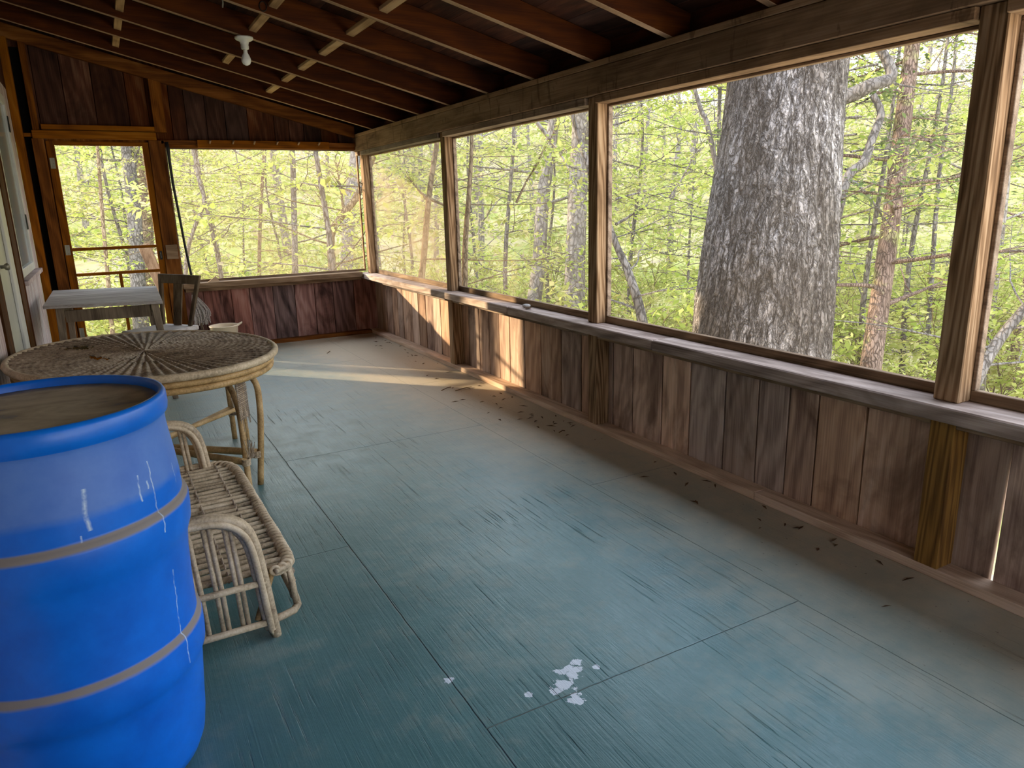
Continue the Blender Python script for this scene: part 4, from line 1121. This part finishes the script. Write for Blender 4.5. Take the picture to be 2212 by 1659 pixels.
full(45, [(306,720),(300,640),(291,480),(284,400),(272,300)], 13, .13, 'grey forked trunk seen through the screen door', bark='bark_grey', leaf='leaf_yellow', size=.08, z_top=9, nb=16, bl=2.0, leaves=7, bmin=.45, extra=[((285,375),(308,310),.07,.1)])
full(46, [(322,720),(317,560),(310,430),(300,300)], 14.5, .15, 'brown trunk right behind the forked trunk in the screen door', bark='bark_brown', leaf='leaf_yellow', size=.08, z_top=9, nb=12, bl=2.2, leaves=6, bmin=.5)
full(47, [(243,720),(233,600),(220,450),(210,310)], 11.5, .035, 'thin young hemlock in the middle of the screen door', bark='bark_brown', leaf='leaf_yellow', size=.06, z_top=6, nb=34, bl=1.7, leaves=10, bmin=.1, el=-.05)
full(48, [(560,600),(562,480),(570,330)], 16, .04, 'spindly conifer with dark needles left of centre in the end screen', bark='bark_brown', leaf='leaf_dark', size=.07, z_top=8, nb=26, bl=2.0, leaves=9, bmin=.15, el=-.05)
# grey diagonal plank outside the door
o = MB().bar((.62,8.55,.10), (.37,8.75,1.04), .12, .03, (0,1,.2)).bar((.62,8.55,.1), (.67,8.5,-1.4), .09, .06, (0,1,.2)).build('leaning_plank', M['old_z'], bevel=.004); based(o, (.67,8.5,-1.35)); tag(o, 'grey weathered plank leaning outside the screen door', 'plank')

# --- unseen tree added to block sun from oak and doorway; shrubs and saplings of the woods (three kinds, copied)
t = Tree(55); t.out = False; fx, fy = -5.42, 14.15; g0 = Vector((fx, fy, gz(fx, fy)-.1))
pp = t.stem([g0, g0+Vector((0,0,3)), g0+Vector((0,.05,6)), g0+Vector((.1,0,9)), g0+Vector((.1,0,12))], .185, .05, 10)
for k in range(46):
    z = 6.9+4.6*k/46; q = Vector((fx+.05, fy, g0.z+z)); az = k*2.4
    t.limb(q, (math.cos(az), math.sin(az), .05), 1.35, .03, .0, .3, 22, 10, .5, 1)
t.finish('sun_block_tree', g0, M['bark_grey'], M['leaf'], .17, 'leafy tree past the house corner, outside the picture at the left', 'tree')
def make_shrub(seed, leaf, size):
    t = Tree(seed)
    t.out = False
    for k in range(11):
        az = k*2.4; t.limb((0.05*math.cos(az), .05*math.sin(az), 0), (math.cos(az)*.55, math.sin(az)*.55, 1.0), t.r.uniform(1.1,2.0), .012, -.05, .3, 20, 10, .45, 1)
    return t.finish('understory_shrub', (0,0,0), M['bark_brown'], M[leaf], size, 'leafy green shrub on the woodland floor beyond the porch', 'shrub', 'shrubs on the woodland floor')
def make_sapling(seed, leaf, size, h):
    t = Tree(seed); t.out = False; pp = t.stem([(0,0,-.2),(.1,.05,h*.3),(-.1,.1,h*.65),(.05,-.1,h)], .05, .01, 7)
    for k in range(22):
        u = .15+.85*(k+.5)/22; q = pp[min(len(pp)-1, int(u*len(pp)))]; az = k*2.4
        t.limb(q, (math.cos(az), math.sin(az), .12), 2.3*(1.2-.7*u), .011, .0, .3, 15, 9, .42, 1)
    return t.finish('woodland_sapling', (0,0,0), M['bark_grey'], M[leaf], size, 'thin leafy sapling in the woods beyond the porch', 'tree', 'saplings in the woods')
def make_far(seed, leaf, size, h):
    t = Tree(seed); t.out = False; pp = t.stem([(0,0,-.5),(.2,.1,h*.35),(-.1,.2,h*.7),(.1,0,h)], .16, .03, 7)
    for k in range(20):
        u = .25+.75*(k+.5)/20; q = pp[min(len(pp)-1, int(u*len(pp)))]; az = k*2.4
        t.limb(q, (math.cos(az), math.sin(az), .45), 3.4*(1.2-.6*u), .035, .05, .3, 8, 8, .45, 1)
    return t.finish('hillside_tree', (0,0,0), M['bark_pale'], M[leaf], size, 'pale spring tree on the far hillside', 'tree', 'trees on the far hillside')
def copy_thing(src, loc, rz, sc):
    e = src.copy(); COL.objects.link(e); e.location = loc; e.rotation_euler = (0,0,rz); e.scale = (sc,sc,sc)
    for c in src.children:
        k = c.copy(); COL.objects.link(k); k.parent = e
    return e
def scatter(protos, n, dmin, dmax, umin, umax, seed, smin=.8, smax=1.2, pw=1.0):
    rs = np.random.default_rng(seed); used = set(); placed = []
    for i in range(n):
        for tr in range(60):
            u = rs.uniform(umin, umax); d = dmin+(dmax-dmin)*rs.random()**pw
            q = F_+R_*((u-1106)/FPX); h = Vector((q.x, q.y, 0)); pnt = Vector((0,0,0))+h*d
            if pnt.x < 4.3 and pnt.y < 10.5: continue
            # leave the low evening sun its way in through the end wall
            rel = Vector((pnt.x-0.6, pnt.y-7.7)); sd = Vector((-.66,.75)); al = rel.dot(sd); off = abs(rel.x*sd.y-rel.y*sd.x)
            if al > 0 and al < 34 and off < 2.6: continue
            if all((pnt-b).length > (dmax/22) for b in placed): break
        else: continue
        placed.append(pnt.copy())
        src = protos[i % len(protos)]; loc = (pnt.x, pnt.y, gz(pnt.x, pnt.y)); rz = rs.uniform(0, 6.28); sc = rs.uniform(smin, smax)
        if src.name not in used:
            used.add(src.name); src.location = loc; src.rotation_euler = (0,0,rz); src.scale = (sc,)*3
        else: copy_thing(src, loc, rz, sc)
scatter([make_shrub(61,'leaf',.10), make_shrub(62,'leaf',.09), make_shrub(63,'leaf_yellow',.10)], 70, 7.5, 26, -150, 2350, 5, .7, 1.3)
scatter([make_sapling(71,'leaf',.10,5.5), make_sapling(72,'leaf_yellow',.10,7), make_sapling(73,'leaf',.095,6)], 46, 9.5, 28, -150, 2350, 6, .8, 1.3)
scatter([make_far(81,'far_leaf',.16,9), make_far(82,'leaf_yellow',.15,11), make_far(83,'far_leaf',.15,8)], 70, 26, 75, -250, 2400, 8, .8, 1.4)

# --- the mass of far foliage on the hillside
rs = np.random.default_rng(77); pts = []
for k in range(1500):
    u = rs.uniform(-400, 2500); d = 26+70*rs.random()**.8
    q = F_+R_*((u-1106)/FPX); x, y = q.x*d, q.y*d; g = gz(x, y); s = rs.uniform(.8, 2.2); c = np.array([x, y, g+s*rs.uniform(.5, 2.4)])
    pts.append(c[None,:]+rs.normal(0, 1, (46,3))*np.array([s,s,s*.75])*.62)
pts = np.concatenate(pts); dirs = rs.normal(0, 1, pts.shape)
V, Fq = leaf_arrays(pts, dirs, .36, .5, rs)
me = raw_mesh('distant_foliage', V, Fq, M['far_leaf']); o = bpy.data.objects.new('distant_foliage', me); COL.objects.link(o)
tag(o, 'pale yellow green mass of far leaves on the hillside', 'foliage', kind='stuff')

# ------------------------------------------------------------------ light
w = bpy.data.worlds.new('sky'); scene.world = w; w.use_nodes = True; nt = w.node_tree; nt.nodes.clear()
out = nt.nodes.new('ShaderNodeOutputWorld'); bg = nt.nodes.new('ShaderNodeBackground')
tc_ = nt.nodes.new('ShaderNodeTexCoord'); sep = nt.nodes.new('ShaderNodeSeparateXYZ'); rp = nt.nodes.new('ShaderNodeValToRGB')
nt.links.new(tc_.outputs['Generated'], sep.inputs[0]); nt.links.new(sep.outputs[2], rp.inputs[0])
e = rp.color_ramp.elements; e[0].position = 0; e[0].color = (1.0,.95,.86,1); e[1].position = .6; e[1].color = (.66,.79,1.0,1)
x_ = e.new(.2); x_.color = (.86,.92,1.0,1)
nt.links.new(rp.outputs[0], bg.inputs[0]); bg.inputs[1].default_value = 2.2
nt.links.new(bg.outputs[0], out.inputs[0])
sl = bpy.data.lights.new('sun', 'SUN'); sl.energy = 4.2; sl.color = (1.0,.80,.52); sl.angle = math.radians(.7)
so = bpy.data.objects.new('sun', sl); COL.objects.link(so)
so.rotation_euler = Vector((.88,-1.0,-.30)).to_track_quat('-Z', 'Y').to_euler()
so.location = (-20, 30, 12)

scene.view_settings.view_transform = 'Standard'; scene.view_settings.look = 'None'
scene.view_settings.gamma = 1.0; scene.view_settings.use_curve_mapping = False
scene.view_settings.exposure = 1.5
try:
    scene.cycles.use_denoising = True
    scene.cycles.max_bounces = 7; scene.cycles.diffuse_bounces = 4; scene.cycles.transparent_max_bounces = 10
    scene.cycles.sample_clamp_indirect = 6.0; scene.cycles.caustics_reflective = False; scene.cycles.caustics_refractive = False
except Exception: pass
